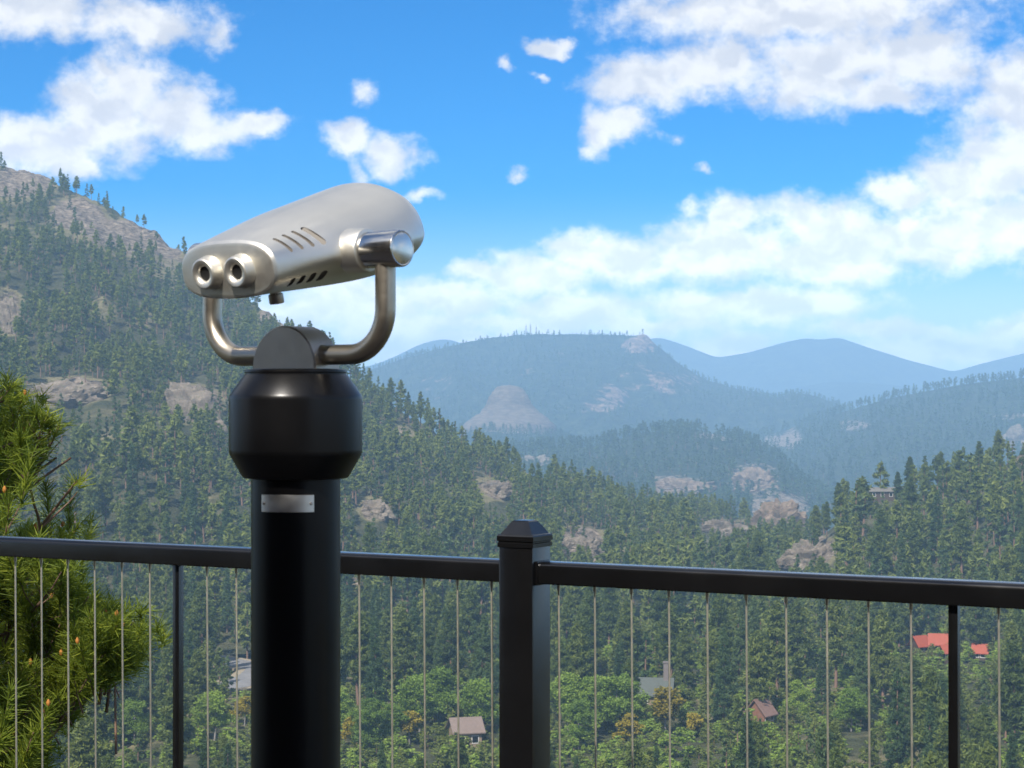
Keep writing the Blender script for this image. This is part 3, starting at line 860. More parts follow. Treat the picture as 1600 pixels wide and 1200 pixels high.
def build_car():
    i = min(range(len(rp)), key=lambda k: abs(rp[k].y - 361))
    t = (rp[i + 1] - rp[i]).normalized()
    root = empty('parked_car', (rp[i].x + 1.3, rp[i].y, rz[i] + .605), math.atan2(t.y, t.x))
    tag(root, 'small white car on the pale road bend beside the black pole', 'car')
    prof = [(-2.15, .35), (-2.15, .75), (-2.05, .9), (-1.2, .98), (1.2, .98), (2.0, .92), (2.15, .75), (2.15, .35)]
    cab = [(-1.75, .98), (-1.25, 1.45), (.45, 1.48), (1.15, .98)]
    def ext(p, hw, inset=0):
        V = [(x, -hw + (inset if z > 1.2 else 0), z) for x, z in p] + [(x, hw - (inset if z > 1.2 else 0), z) for x, z in p]; k = len(p)
        return V, [tuple(range(k)), tuple(range(k, 2 * k))[::-1]] + [(i, k + i, k + (i + 1) % k, (i + 1) % k) for i in range(k)]
    WH = mat_paint('white_car_paint', (.8, .8, .8), .2, .6, 50, 0)
    MB().add(*ext(prof, .88)).build('body', WH, root, 30)
    c = MB().add(*ext([(x, z + .003) for x, z in cab], .80, .1)).build('cabin_glass', GLASS, root, 30)
    MB().box((-1.25, -.68, 1.475), (.5, .68, 1.52), None, .02).build('roof_panel', WH, root)
    for sx in (-1.35, 1.35):
        for sy in (-.89, .72):
            M = Matrix.Translation((sx, sy, .32)) @ Matrix.Rotation(-math.pi / 2, 4, 'X')
            MB().lathe([(.2, 0), (.32, .01), (.32, .16), (.2, .17)], 20, M).build('wheel', HOLE, root, 40)
build_car()
def mast(px, pytop, hpx, label):
    D = 3550; base = P(px, pytop + hpx, D); h = hpx * D / F
    m = MB(); k = h
    for sx, sy in ((-1, -1), (1, -1), (1, 1), (-1, 1)):
        m.tube([(sx * 1.1, sy * 1.1, -6), (sx * .5, sy * .5, k)], .42, 5)
    n = 6
    for i in range(n):
        z0 = k * i / n; z1 = k * (i + 1) / n; r0 = 1.1 - .6 * i / n; r1 = 1.1 - .6 * (i + 1) / n
        m.tube([(-r0, -r0, z0), (r1, -r1, z1)], .25, 4); m.tube([(r0, -r0, z0), (-r1, -r1, z1)], .25, 4)
    root = empty('radio_mast', base); tag(root, label, 'mast', 'masts on the long mountain')
    m.build('lattice', STEEL_DARK, root)
    MB().tube([(0, 0, k), (0, 0, k + 5)], .2, 6).build('antenna', STEEL_DARK, root)
mast(822, 509, 13, 'thin radio mast on the long mountain crest, first from the yoke')
mast(829, 507, 15, 'taller middle radio mast on the long mountain crest')
mast(838, 511, 12, 'thin radio mast on the mountain crest, third from the yoke')
# ================================================================== trees
def mat_leaf(name, dark, mid, light, transl=.18):
    m, nt, b = new_mat(name)
    at = nt.nodes.new('ShaderNodeAttribute'); at.attribute_name = 'tint'
    oi = nt.nodes.new('ShaderNodeObjectInfo')
    t = math_(nt, 'ADD', math_(nt, 'MULTIPLY', at.outputs['Fac'], .60), math_(nt, 'MULTIPLY', oi.outputs['Random'], .45))
    col = ramp(nt, [(.12, dark), (.5, mid), (.9, light)], t)
    nt.links.new(col, b.inputs['Base Color']); b.inputs['Roughness'].default_value = .6; b.inputs['Specular IOR Level'].default_value = .25
    if transl:
        tr = nt.nodes.new('ShaderNodeBsdfTranslucent'); nt.links.new(mixc(nt, .3, col, (.25, .30, .03)), tr.inputs['Color'])
        mx = nt.nodes.new('ShaderNodeMixShader'); mx.inputs[0].default_value = transl
        nt.links.new(b.outputs[0], mx.inputs[1]); nt.links.new(tr.outputs[0], mx.inputs[2])
        nt.links.new(mx.outputs[0], nt.nodes['Material Output'].inputs['Surface'])
    return m
L_PINE = mat_leaf('pine_needles', (.030, .054, .012), (.084, .118, .022), (.175, .205, .040), .3)
L_SPRUCE = mat_leaf('spruce_needles', (.022, .046, .015), (.050, .088, .026), (.100, .142, .044), .25)
L_DECID = mat_leaf('bright_leaves', (.08, .14, .02), (.17, .26, .035), (.27, .36, .055), .35)
L_YELLOW = mat_leaf('yellowing_leaves', (.16, .13, .012), (.30, .24, .022), (.42, .34, .04), .35)
BARK = mat_flat('pine_bark', (.17, .105, .07), .95)
BARKG = mat_flat('grey_bark', (.20, .185, .165), .95)

def quads(C, S, rs, flat=.0, aspect=1.0):
    """random little leaf sprays: centres C (n,3), half sizes S (n,)"""
    n = len(C)
    nn = rs.normal(size=(n, 3)); nn[:, 2] += flat; nn /= np.linalg.norm(nn, axis=1)[:, None] + 1e-9
    r = rs.normal(size=(n, 3)); a = np.cross(nn, r); a /= np.linalg.norm(a, axis=1)[:, None] + 1e-9
    b = np.cross(nn, a)
    S = S[:, None]
    a = a * S * aspect; b = b * S / aspect
    V = np.stack([C - a * .9 - b * .35, C + b * -.9 + a * .3, C + a + b * .2, C + b * .9 - a * .25], 1).reshape(-1, 3)
    return V
def taper_tube(path, radii, n=6):
    mb = MB().tube(path, list(radii), n)
    tri = []
    for f in mb.Fc:
        if len(f) == 4: tri.append(f)
    return np.array([v[:] for v in mb.V]), np.array(tri)
def pine(seed, per, qs, nb, kind='pine', limbs=True, low=False):
    rs = np.random.default_rng(seed)
    C = []; T = []
    trunkV, trunkF = [], []
    H = 10.0
    bend = rs.normal(size=2) * .15
    tp = [(bend[0] * math.sin(z / 4), bend[1] * math.sin(z / 3.1), z) for z in np.linspace(-.6, 9.3, 7)]
    base_r = .21 if kind != 'decid' else .17
    tv, tf = taper_tube(tp, np.linspace(base_r, .03, 7), 7)
    trunkV.append(tv); trunkF.append(tf); off = len(tv)
    if kind == 'decid':
        lobes = []
        for k in range(9):
            a = rs.uniform(0, 6.28); z = rs.uniform(1.1, 7.6) if low else rs.uniform(3.2, 8.6); r = rs.uniform(.6, 2.3) * (1 - abs(z - (3 if low else 5.5)) / 6.5)
            lobes.append((r * math.cos(a), r * math.sin(a), z, rs.uniform(1.0, 1.75)))
        lobes.append((0, 0, 8.6, 1.1))
        ends = []
        for k in range(nb):
            l = lobes[rs.integers(len(lobes))]
            dv = rs.normal(size=3); dv /= np.linalg.norm(dv)
            q = l[3] * rs.uniform(.55, 1.05)
            ends.append((l[0] + dv[0] * q, l[1] + dv[1] * q, l[2] + dv[2] * q * .9, .42))
        lim = [(l[0], l[1], l[2]) for l in lobes]
    else:
        ends = []; lim = []
        if kind == 'pine':
            h0 = rs.uniform(2.0, 4.0); R = rs.uniform(1.35, 1.9)
        else:
            h0 = rs.uniform(.7, 1.3); R = rs.uniform(1.35, 1.75)
        gap = rs.uniform(0, 6.28, 3)
        nbr = max(10, nb // 4)
        for k in range(nbr):
            f = (k + rs.uniform(0, 1)) / nbr
            z = h0 + (9.7 - h0) * f ** .92
            a = k * 2.399 + rs.normal() * .5
            if kind == 'pine':
                env = R * (1 - f ** 1.9) * (.75 + .25 * math.sin(f * 3.1)) + .18
                if f < .15: env *= .55 + 3 * f
                env *= rs.uniform(.55, 1.12); rise = rs.uniform(.05, .4); dr = 0
            else:
                env = (R * (1 - f) ** .85 + .08) * rs.uniform(.78, 1.1); rise = -.16; dr = -.1
            lim.append((env * .8 * math.cos(a), env * .8 * math.sin(a), z + env * rise * .8))
            for q in range(max(1, int(nb / nbr * (.5 + .9 * env)))):
                s = rs.uniform(.35, 1.0) ** .7
                w = a + rs.normal() * .28 / (s + .2)
                ends.append((env * s * math.cos(w), env * s * math.sin(w), z + env * s * rise + rs.normal() * .09 + dr * s * s, .34 if kind == 'pine' else .26))
        for q in range(5): ends.append((rs.normal() * .06, rs.normal() * .06, 9.5 + q * .12, .12 if kind != 'pine' else .2))
    ends = np.array(ends)
    ne = len(ends)
    idx = np.repeat(np.arange(ne), per)
    tintc = np.clip(rs.normal(.5, .15, ne), 0, 1)
    spread = ends[idx, 3][:, None] * np.array([1, 1, .55 if kind != 'decid' else .8])
    C = ends[idx, :3] + rs.normal(size=(len(idx), 3)) * spread * .62
    S = qs * rs.uniform(.65, 1.35, len(idx)) * (ends[idx, 3] / .34) ** .4
    V = quads(C, S, rs,   .5, 1.8 if kind != 'decid' else 1.0)
    tint = np.clip(tintc[idx] + rs.normal(0, .05, len(idx)), 0, 1)
    if limbs:
        for l in lim[:: max(1, len(lim) // 14)]:
            z0 = max(1.0, l[2] - .25 * math.hypot(l[0], l[1]) - (.9 if kind == 'decid' else .1))
            v, f = taper_tube([(0, 0, z0), (l[0] * .5, l[1] * .5, (z0 + l[2]) / 2), l], [.06, .045, .015], 4)
            trunkV.append(v); trunkF.append(f + off); off += len(v)
    return dict(V=V, tint=tint, tV=np.concatenate(trunkV), tF=np.concatenate(trunkF), kind=kind)
def tree_meshes(var, leaf, bark, nm):
    me = bpy.data.meshes.new(nm + '_crown'); n = len(var['V']) // 4
    fast_mesh(me, var['V'], np.arange(n * 4).reshape(n, 4)); me.materials.append(leaf)
    at = me.attributes.new('tint', 'FLOAT', 'FACE'); at.data.foreach_set('value', var['tint'].astype(np.float32))
    mt = bpy.data.meshes.new(nm + '_trunk'); fast_mesh(mt, var['tV'], var['tF']); mt.materials.append(bark)
    mt.polygons.foreach_set('use_smooth', np.ones(len(var['tF']), bool))
    return me, mt
LEAF = {'pine': L_PINE, 'spruce': L_SPRUCE, 'decid': L_DECID}
NEARV = []
for k in range(8): NEARV.append(('pine',) + tree_meshes(pine(100 + k, 34, .125, 170), L_PINE, BARK, 'pine'))
for k in range(5): NEARV.append(('spruce',) + tree_meshes(pine(200 + k, 28, .115, 220, 'spruce'), L_SPRUCE, BARK, 'spruce'))
DECV = [tree_meshes(pine(300 + k, 34, .105, 260, 'decid'), L_DECID, BARKG, 'broadleaf') for k in range(4)]
YELV = [tree_meshes(pine(320 + k, 16, .17, 260, 'decid', True, True), L_YELLOW, BARKG, 'yellow_shrub') for k in range(2)]
BUSHV = [pine(350 + k, 15, .25, 60, 'decid', False, True) for k in range(5)]
MIDV = [pine(400 + k, 7, .33, 60, 'pine', False) for k in range(8)] + [pine(430 + k, 7, .28, 64, 'spruce', False) for k in range(5)]
FARV = [pine(500 + k, 3, .72, 15, 'pine' if k < 4 else 'spruce', False) for k in range(8)]
TINYV = [pine(600 + k, 2, 1.3, 5, 'spruce', False) for k in range(5)]

def blocked(x, y, z):
    """is a point hidden behind the terrain"""
    p = Vector((x, y, z)); dv = p - CAM; L = dv.length
    for bv in [h['bvh'] for h in HILLS[:3]] + [GBVH]:
        if bv.ray_cast(CAM, dv / L, L - 2)[0] is not None: return True
    return False
def sample_hill(H, n, rs, t0=0.02, t1=1.02):
    m, nx, _ = H['V'].shape; ny = H['ny']
    out = []
    D0 = H['V'][:, :, 1]
    for _ in range(n):
        t = t0 + (t1 - t0) * rs.uniform()
        fi = t * (ny - 1); fj = rs.uniform(0, nx - 2)
        i = int(min(fi, m - 2)); j = int(fj); a = fi - i; b = fj - j
        v = (H['V'][i, j] * (1 - a) + H['V'][i + 1, j] * a) * (1 - b) + (H['V'][i, j + 1] * (1 - a) + H['V'][i + 1, j + 1] * a) * b
        if rs.uniform() * 1150 > v[1] and H['V'].shape[1] > 310 and v[1] < 1150 and False: continue
        out.append((v[0], v[1], v[2], H['b'][i, j], t))
    return out
class Spacer:
    def __init__(s, cell): s.c = cell; s.g = {}
    def ok(s, x, y, r):
        ci, cj = int(x // s.c), int(y // s.c)
        for a in (-1, 0, 1):
            for b in (-1, 0, 1):
                for (u, v) in s.g.get((ci + a, cj + b), ()):
                    if (u - x) ** 2 + (v - y) ** 2 < r * r: return False
        s.g.setdefault((ci, cj), []).append((x, y)); return True
def clear_ok(x, y, z, h):
    px, pt = pix(x, y, z + h); hw = .16 * h * F / y
    for (a, b, row, D) in CLEAR:
        if y < D and px + hw > a and px - hw < b and pt < row: return False
    # never inside a house or on the road
    if abs(px - 378) < 40 and 350 < y < 392 and any((p.x - x) ** 2 + (p.y - y) ** 2 < 36 for p in rp): return False
    return True

rs = np.random.default_rng(99)
cand = []      # x, y, z, h, kindflag
sp = Spacer(8)
def place_tree(name, crown, trunk, x, y, z, h, rot, wide, label, cat, group):
    root = empty(name, (x, y, z), rot)
    s = h / 10.0
    root.scale = (s * wide, s * wide, s)
    tag(root, label, cat, group)
    link('crown', crown, root); link('trunk', trunk, root)
    return root
# broadleaf trees
for (px, pt, hp, yel, words) in (
        (530, 1078, 70, 0, 'bright green broadleaf tree right beside the black pole'), (577, 1088, 74, 0, 'rounded bright green tree in the second gap from the pole'),
        (655, 1052, 86, 0, 'bright leafy tree left of the tan roofed house'), (690, 1040, 84, 0, 'tall bright leafy tree behind the tan roof'),
        (752, 1058, 82, 0, 'leafy green tree close against the left face of the post'), (612, 1096, 60, 0, 'low leafy tree between two dark pines near the tan roof'),
        (888, 1048, 92, 0, 'large bright tree close against the right face of the post'), (922, 1054, 88, 0, 'leafy bright tree second from the right face of the post'),
        (965, 1052, 90, 0, 'leafy tree before the grey green roof'), (905, 1092, 70, 0, 'low bright tree in front of the large one right of the post'),
        (1040, 1070, 76, 1, 'golden yellow shrub below the grey green roof'), (985, 1112, 44, 1, 'small yellow shrub before the leafy trees right of the post'),
        (1084, 1112, 40, 1, 'tiny yellow shrub right of the golden one'), (1245, 1060, 70, 0, 'leafy green tree right of the dusty brown cabin'),
        (210, 1092, 70, 0, 'bright leafy tree low beside the near pine'), (335, 1078, 80, 0, 'bright leafy tree below the road bend'),
        (382, 1086, 54, 1, 'yellow green bush just in front of the white car'), (552, 1116, 40, 1, 'yellow shrub at the foot of the bright trees by the pole'),
        (1330, 1072, 74, 0, 'leafy tree low in the fourth gap before the baluster'), (640, 1108, 46, 1, 'yellow green shrub in front of the leafy tree by the tan roof')):
    D = 51.0 * F / (pt + hp - HZ)
    D = max(250, min(400, D)); x = D * (px - 800) / F
    z = drop(x, D); zt = EYE + D * (HZ - pt) / F
    h = max(3.5, zt - z + .3)
    CLEAR.append((px - hp * .36, px + hp * .36, pt + hp * .62, D - 3)); sp.ok(x, D, .01)
    ms = (YELV if yel else DECV)[int(rs.integers(2 if yel else 4))]
    place_tree('yellow_shrub' if yel else 'broadleaf_tree', ms[0], ms[1], x, D, z - .3, h, rs.uniform(0, 6.28), rs.uniform(1.15, 1.5) if not yel else 1.55, words, 'shrub' if yel else 'tree', 'bright broadleaf trees of the valley')

# hand-set conspicuous trees on the crest of the right hillside and beyond (photo: taller than their neighbours)
def crest(px, pytop, H, hpx, w=None):
    # walk down from the wanted top until the ground is met
    for D in np.arange(400, 900, 4.0):
        x = D * (px - 800) / F; zt = EYE + D * (HZ - pytop) / F
        zg = drop(x, D)
        h = zt - zg
        if h * F / D <= hpx and h > 3:
            sp.ok(x, D, .1); cand.append((x, D, zg - .3, h + .3, 'pine', 'crest')); return
for (px, pt, hp) in ((1491, 686, 70), (1422, 714, 66), (1446, 722, 60), (1380, 733, 48), (1310, 755, 70), (1340, 770, 52), (1275, 790, 66), (1292, 784, 62), (1245, 822, 52), (1560, 672, 62), (1530, 690, 60), (1590, 650, 62), (1470, 706, 64), (1360, 770, 44), (1228, 836, 46), (1403, 738, 56)):
    crest(px, pt, Cc, hp)
n_crest = len(cand)
# weather-beaten pines standing along the bare crest of the left hill
V_ = A['V']; nyA = A['ny']
for k in range(60):
    fj = rs.uniform(0, V_.shape[1] - 2); j = int(fj); i = int((nyA - 1) * rs.uniform(.975, 1.0))
    x, y, z = V_[i, j]
    px, py = pix(x, y, z)
    if not (-60 < px < 330): continue
    if sp.ok(x, y, 5): cand.append((x, y, z - .3, rs.uniform(4, 8.5), None, 'left_hill'))

# conifers standing before the road, left of the gap through which it shows
for (px, ptop, D) in ((302, 1008, 352), (322, 1002, 358), (343, 1012, 350), (352, 1040, 338), (312, 1040, 335), (286, 1012, 350), (333, 1046, 325), (356, 1024, 340), (348, 1030, 333), (352, 1060, 320)):
    x = D * (px - 800) / F; z = drop(x, D); h = EYE + D * (HZ - ptop) / F - z
    sp.ok(x, D, .1); cand.append((x, D, z - .3, h + .3, None, 'valley'))
for _ in range(2600):
    y = rs.uniform(540, 1150); x = y * (rs.uniform(850, 1420) - 800) / F
    z = drop(x, y)
    if z > -47: continue
    if not sp.ok(x, y, rs.uniform(4, 7)): continue
    h = rs.uniform(8, 12)
    if not clear_ok(x, y, z, h): continue
    cand.append((x, y, z - .3, h, None, 'valley'))
# valley floor
for _ in range(8000):
    y = 205 + 330 * rs.uniform() ** .8; x = y * (rs.uniform(-420, 2020) - 800) / F
    z = drop(x, y) if y > 300 else float(ground_z(np.float64(x), np.float64(y)))
    q_ = rs.uniform(); h = rs.uniform(12.0, 17.5) if q_ > .55 else rs.uniform(8, 12) if q_ > .2 else rs.uniform(4.5, 8)
    if not sp.ok(x, y, rs.uniform(4.4, 7.6)): continue
    if not clear_ok(x, y, z, h): continue
    cand.append((x, y, z - .3, h, None, 'valley'))
for H_, n_, hh in ((A, 19000, (8.5, 13.0)), (Cc, 4200, (8, 13.5))):
    for (x, y, z, b, t) in sample_hill(H_, n_, rs):
        px, py = pix(x, y, z)
        if px < -420 or px > 2020: continue
        if b > .40 + .10 * rs.normal() and rs.uniform() > .10: continue
        if rs.uniform() < b * .55: continue
        h = rs.uniform(*hh) * (1 if rs.uniform() > .2 else .65)
        if H_ is A and y > 850: h *= .82
        if b > .35: h *= .7
        if not sp.ok(x, y, rs.uniform(3.2, 6.0)): continue
        if not clear_ok(x, y, z, h): continue
        cand.append((x, y, z - .3, h, None, H_['name']))
# which of them show largest
vis = []
rest = []
for c in cand:
    px, pt = pix(c[0], c[1], c[2] + c[3]); pb = pix(*c[:3])[1]
    sz = c[3] * F / c[1]
    if -15 < px < 1615 and pt < 1185 and (c[1] < 700) and not blocked(c[0], c[1], c[2] + c[3] * .8):
        vis.append((sz + (60 if c[5] == 'crest' else 0), c, px, pt, pb))
    else: rest.append(c)
vis.sort(key=lambda v: -v[0])
ind = vis[:292]; rest += [v[1] for v in vis[292:]]
# rows of cables, as gaps counted outward from the post, to say where a tree is seen
def rail_px(s):
    q = C0 + d * s
    return 800 + F * q.x / q.y
RPX = [rail_px(.0772 + i * .0804) for i in range(14)]; LPX = [rail_px(-.0772 - i * .0804) for i in range(22)]
ORD = ['first', 'second', 'third', 'fourth', 'fifth', 'sixth', 'seventh', 'eighth', 'ninth', 'tenth', 'eleventh', 'twelfth', 'thirteenth', 'fourteenth', 'fifteenth', 'sixteenth', 'seventeenth', 'eighteenth', 'nineteenth', 'twentieth', 'twenty-first', 'twenty-second', 'twenty-third']
def gap(px):
    if px >= 820:
        k = sum(1 for q in RPX if q < px); return ('right', k)
    k = sum(1 for q in LPX if q > px); return ('left', k)
bins = {}
for v in ind:
    sz, c, px, pt, pb = v
    kind = c[4] or ('spruce' if rs.uniform() < .34 else 'pine')
    if kind == 'pine': k = int(rs.integers(8))
    else: k = 8 + int(rs.integers(5))
    bins.setdefault((gap(px), kind), []).append((pt, c, k))
for ((side, g), kind), L in sorted(bins.items()):
    L.sort(key=lambda q: -q[0])
    for i, (pt, c, k) in enumerate(L):
        where = f'{ORD[g]} cable gap {side} of square post' if g < len(ORD) else 'last cable gap'
        word = 'slim spruce' if kind == 'spruce' else 'shaggy pine'
        if c[5] == 'crest': lab = f'tall {word} on right hillside crest above {where}'
        else:
            rank = 'lowest one' if i == 0 else (f'{ORD[i]} one up' if i < len(ORD) else 'topmost one')
            lab = f'{word} in {where}, {rank}'
        place_tree(kind + '_tree', NEARV[k][1], NEARV[k][2], c[0], c[1], c[2], c[3], rs.uniform(0, 6.28), rs.uniform(.80, 1.08) if kind == 'pine' else rs.uniform(.72, .95), lab, 'tree', 'conifers of the valley')
# everything smaller: one mesh of forest
def merge(name, items, mats, label, kind='stuff'):
    Vs = []; Ts = []; Ms = []; Hs = []; Vt = []; Ft = []; off = 0
    for (var, x, y, z, h, wide, tt, mi) in items:
        s = h / 10.0; a = rs.uniform(0, 6.28); ca, sa = math.cos(a), math.sin(a)
        R = np.array([[ca * s * wide, -sa * s * wide, 0], [sa * s * wide, ca * s * wide, 0], [0, 0, s]])
        Vs.append((var['V'] @ R.T + (x, y, z)).astype(np.float32))
        Ts.append(np.clip(var['tint'] * .75 + tt, 0, 1.3)); Ms.append(np.full(len(var['tint']), mi, np.int32))
        if var.get('trunk', True) and h * F / y > 22:
            tv = (var['tV'] @ R.T + (x, y, z)).astype(np.float32); Vt.append(tv); Ft.append(var['tF'] + off); off += len(tv)
    V = np.concatenate(Vs); n = len(V) // 4
    Fq = np.arange(n * 4, dtype=np.int32).reshape(n, 4)
    T = np.concatenate(Ts); M = np.concatenate(Ms)
    if Vt:
        Fq = np.concatenate([Fq, np.concatenate(Ft) + len(V)]); V = np.concatenate([V] + Vt)
        k = len(Fq) - n; T = np.concatenate([T, np.zeros(k)]); M = np.concatenate([M, np.full(k, len(mats) - 1, np.int32)])
    me = bpy.data.meshes.new(name); fast_mesh(me, V, Fq)
    for mm in mats: me.materials.append(mm)
    me.polygons.foreach_set('material_index', M)
    at = me.attributes.new('tint', 'FLOAT', 'FACE'); at.data.foreach_set('value', T.astype(np.float32))
    o = link(name, me); tag(o, label, kind=kind)
    print(name, len(items), 'trees', len(Fq), 'faces')
    return o
items = []
for c in rest:
    sprc = rs.uniform() < .4
    big = c[3] * F / c[1] > 26
    var = MIDV[8 + int(rs.integers(5))] if sprc else MIDV[int(rs.integers(8))]
    if not big: var = FARV[int(rs.integers(8))] if rs.uniform() < .3 else var
    items.append((var, c[0], c[1], c[2], c[3], rs.uniform(.82, 1.2), rs.uniform(-.22, .42), 1 if sprc else 0))
# low growth between the trunks on the valley floor and the slope feet
nb_ = 0
for _ in range(5200):
    y = 205 + 260 * rs.uniform(); x = y * (rs.uniform(-250, 1850) - 800) / F
    z = drop(x, y); h = rs.uniform(1.6, 4.2)
    if not clear_ok(x, y, z, h): continue
    if abs(pix(x, y, z)[0] - 372) < 40 and 330 < y < 400: continue
    items.append((BUSHV[int(rs.integers(5))], x, y, z - .2, h, rs.uniform(1.3, 2.0), rs.uniform(-.1, .3), 2 if rs.uniform() < .35 else 0))
merge('forest', items, [L_PINE, L_SPRUCE, L_DECID, BARK], 'dense conifer forest covering the near hillsides')
items = []
sp2 = Spacer(10)
for H_, n_, hh, vs, r0, cut in ((B1, 6500, (9, 14), FARV, 8, .5), (B2, 9500, (9, 15), FARV, 9, .5), (B0, 2800, (9, 13), FARV, 9, .5), (Dm, 7000, (6, 10), TINYV, 9, .34)):
    for (x, y, z, b, t) in sample_hill(H_, n_, rs, .05, 1.01):
        px, py = pix(x, y, z)
        if px < -150 or px > 1800: continue
        if b > cut and rs.uniform() > .08: continue
        if not sp2.ok(x, y, r0): continue
        if not clear_ok(x, y, z, 8): continue
        items.append((vs[int(rs.integers(len(vs)))], x, y, z - .3, rs.uniform(*hh), rs.uniform(.9, 1.4), rs.uniform(-.25, .25), 1))
    # crest line
    for k in range(420):
        t = rs.uniform(.985, 1.0); (x, y, z, b, t), = sample_hill(H_, 1, rs, .985, 1.0)
        px, py = pix(x, y, z)
        if px < -100 or px > 1700 or (b > .55 and rs.uniform() > .2): continue
        items.append((vs[int(rs.integers(len(vs)))], x, y, z - .3, rs.uniform(*hh) * (.9 if H_ is not Dm else .7), rs.uniform(.9, 1.4), rs.uniform(-.25, .25), 1))
merge('far_woods', items, [L_PINE, L_SPRUCE, L_DECID, BARK], 'far woods covering the middle hills and long mountain')

# ================================================================== the near pine at the left
L_NEAR = mat_leaf('near_pine_needles', (.065, .105, .014), (.18, .24, .028), (.40, .44, .05), .48)
CONE = mat_flat('orange_bud', (.42, .17, .03), .8)
def near_pine():
    rs = np.random.default_rng(5)
    Yt = 9.2; Xt = -3.3
    zg = float(ground_z(np.float64(Xt), np.float64(Yt)))
    root = empty('near_pine', (Xt, Yt, zg))
    tag(root, 'sunlit long needled pine close beside the deck at the left edge', 'tree')
    ztop = 3.3 - zg
    path = [(0.05 * math.sin(k), .05 * math.cos(1.7 * k), -.4 + (ztop + .4) * k / 9) for k in range(10)]
    MB().tube(path, list(np.linspace(.15, .012, 10)), 14).build('trunk', BARK, root, 50)
    lim_y = [545, 590, 640, 690, 760, 830, 860, 920, 960, 1000, 1040, 1070, 1134, 1260]
    lim_x = [-60, 34, 108, 152, 160, 158, 126, 142, 252, 262, 216, 170, 110, 60]
    tufts = []; br = MB(); buds = []
    def inside(p):
        px, py = pix(Xt + p[0], Yt + p[1], zg + p[2])
        return px + 8 < np.interp(py, lim_y, lim_x) + rs.normal() * 6
    def grow(p, dirv, length, r, lvl):
        n = 6; pts = [Vector(p)]; q = Vector(p); dv = Vector(dirv).normalized()
        for i in range(n):
            dv = (dv + Vector((rs.normal() * .10, rs.normal() * .10, .09 + rs.normal() * .06))).normalized()
            q = q + dv * length / n
            pts.append(q.copy())
            if lvl < 2 and i >= 1 and rs.uniform() < (.72 if lvl == 0 else .6):
                for sgn in (-1, 1):
                    if rs.uniform() < .22: continue
                    side = dv.cross(Vector((0, 0, 1))); side = side.normalized() if side.length > .05 else Vector((1, 0, 0))
                    nd = (dv * .75 + side * sgn * rs.uniform(.4, .9) + Vector((0, 0, rs.uniform(.05, .5)))).normalized()
                    grow(q, nd, length * rs.uniform(.28, .48) * (1 - .35 * i / n), r * .5, lvl + 1)
            if lvl >= 1 and i >= 3 or lvl == 0 and i >= 5:
                if inside(q) and rs.uniform() < .6: tufts.append((q.copy(), dv.copy(), .8))
        up = (dv + Vector((0, 0, .75))).normalized(); L_ = rs.uniform(.10, .22)
        if inside(q) and inside(q + up * (L_ + .05)) and rs.uniform() < .7:
            for f_ in (0, .2, .4, .6, .8, 1.0): tufts.append((q + up * L_ * f_, up, 1.0 - .3 * f_))
            pts.append(q + up * L_ * .9)
            if rs.uniform() < .22:
                buds.append(q + up * (L_ + .02) + Vector((0, -.03, 0)))
        kp = [p_ for k_, p_ in enumerate(pts) if k_ == 0 or pix(Xt + p_[0], Yt + p_[1], zg + p_[2])[0] < np.interp(pix(Xt + p_[0], Yt + p_[1], zg + p_[2])[1], lim_y, lim_x) - 36]
        if len(kp) > 2: br.tube(kp, list(np.linspace(r, r * .35, len(kp))), 5)
    z = -1.4 - zg + .0
    while z < ztop - .25:
        L = .42 + (ztop - z) * .42
        L = min(L, 1.95)
        for k in range(7):
            a = rs.uniform(-1.5, 1.5) if k < 5 else rs.uniform(1.5, 4.7)
            dirv = (math.cos(a), math.sin(a) , .10 + .25 * max(0, (z + zg - .6)) / 2.5)
            grow((0, 0, z), dirv, L * rs.uniform(.8, 1.1), .008 + .004 * L, 0)
        z += rs.uniform(.30, .46)
    for k in range(9):
        grow((0, 0, -zg + rs.uniform(-.55, .45)), (1, rs.uniform(-.45, .25), rs.uniform(-.08, .05)), rs.uniform(1.45, 1.85), .016, 0)
    br.build('branches', BARK, root, 60)
    shown = [b_ for b_ in buds if -5 < pix(Xt + b_[0], Yt + b_[1], zg + b_[2])[0] < 260 and 560 < pix(Xt + b_[0], Yt + b_[1], zg + b_[2])[1] < 1190 and b_[1] < .3][:46]
    me_ = None
    for b_ in shown:
        if me_ is None:
            ob_ = MB().lathe([(.002, -.013), (.008, -.005), (.0085, .004), (.003, .015)], 7).build('bud', CONE, root, 40, b_); me_ = ob_.data
        else: link('bud', me_, root, b_)
    Vn = []; tint = []
    for (p, dv, s) in tufts:
        n = 22
        t0 = np.clip(rs.normal(.45, .2), 0, 1)
        d3 = rs.normal(size=(n, 3)); d3 /= np.linalg.norm(d3, axis=1)[:, None]
        d3 = d3 * .75 + np.array(dv) * .72; d3 /= np.linalg.norm(d3, axis=1)[:, None]
        ln = s * rs.uniform(.075, .125, n)
        b0 = np.array(p) - np.array(dv) * rs.uniform(0, .05, n)[:, None]
        side = np.cross(d3, rs.normal(size=(n, 3))); side /= np.linalg.norm(side, axis=1)[:, None]
        w = .0026
        tip = b0 + d3 * ln[:, None] + np.array((0, 0, -.006))
        Vn.append(np.stack([b0 - side * w, b0 + side * w, tip + side * w * .35, tip - side * w * .35], 1).reshape(-1, 3))
        tint.append(np.clip(t0 + rs.normal(0, .13, n), 0, 1))
    Vn = np.concatenate(Vn); n = len(Vn) // 4
    me = bpy.data.meshes.new('needles'); fast_mesh(me, Vn, np.arange(4 * n).reshape(n, 4)); me.materials.append(L_NEAR)
    at = me.attributes.new('tint', 'FLOAT', 'FACE'); at.data.foreach_set('value', np.concatenate(tint).astype(np.float32))
    link('crown', me, root)
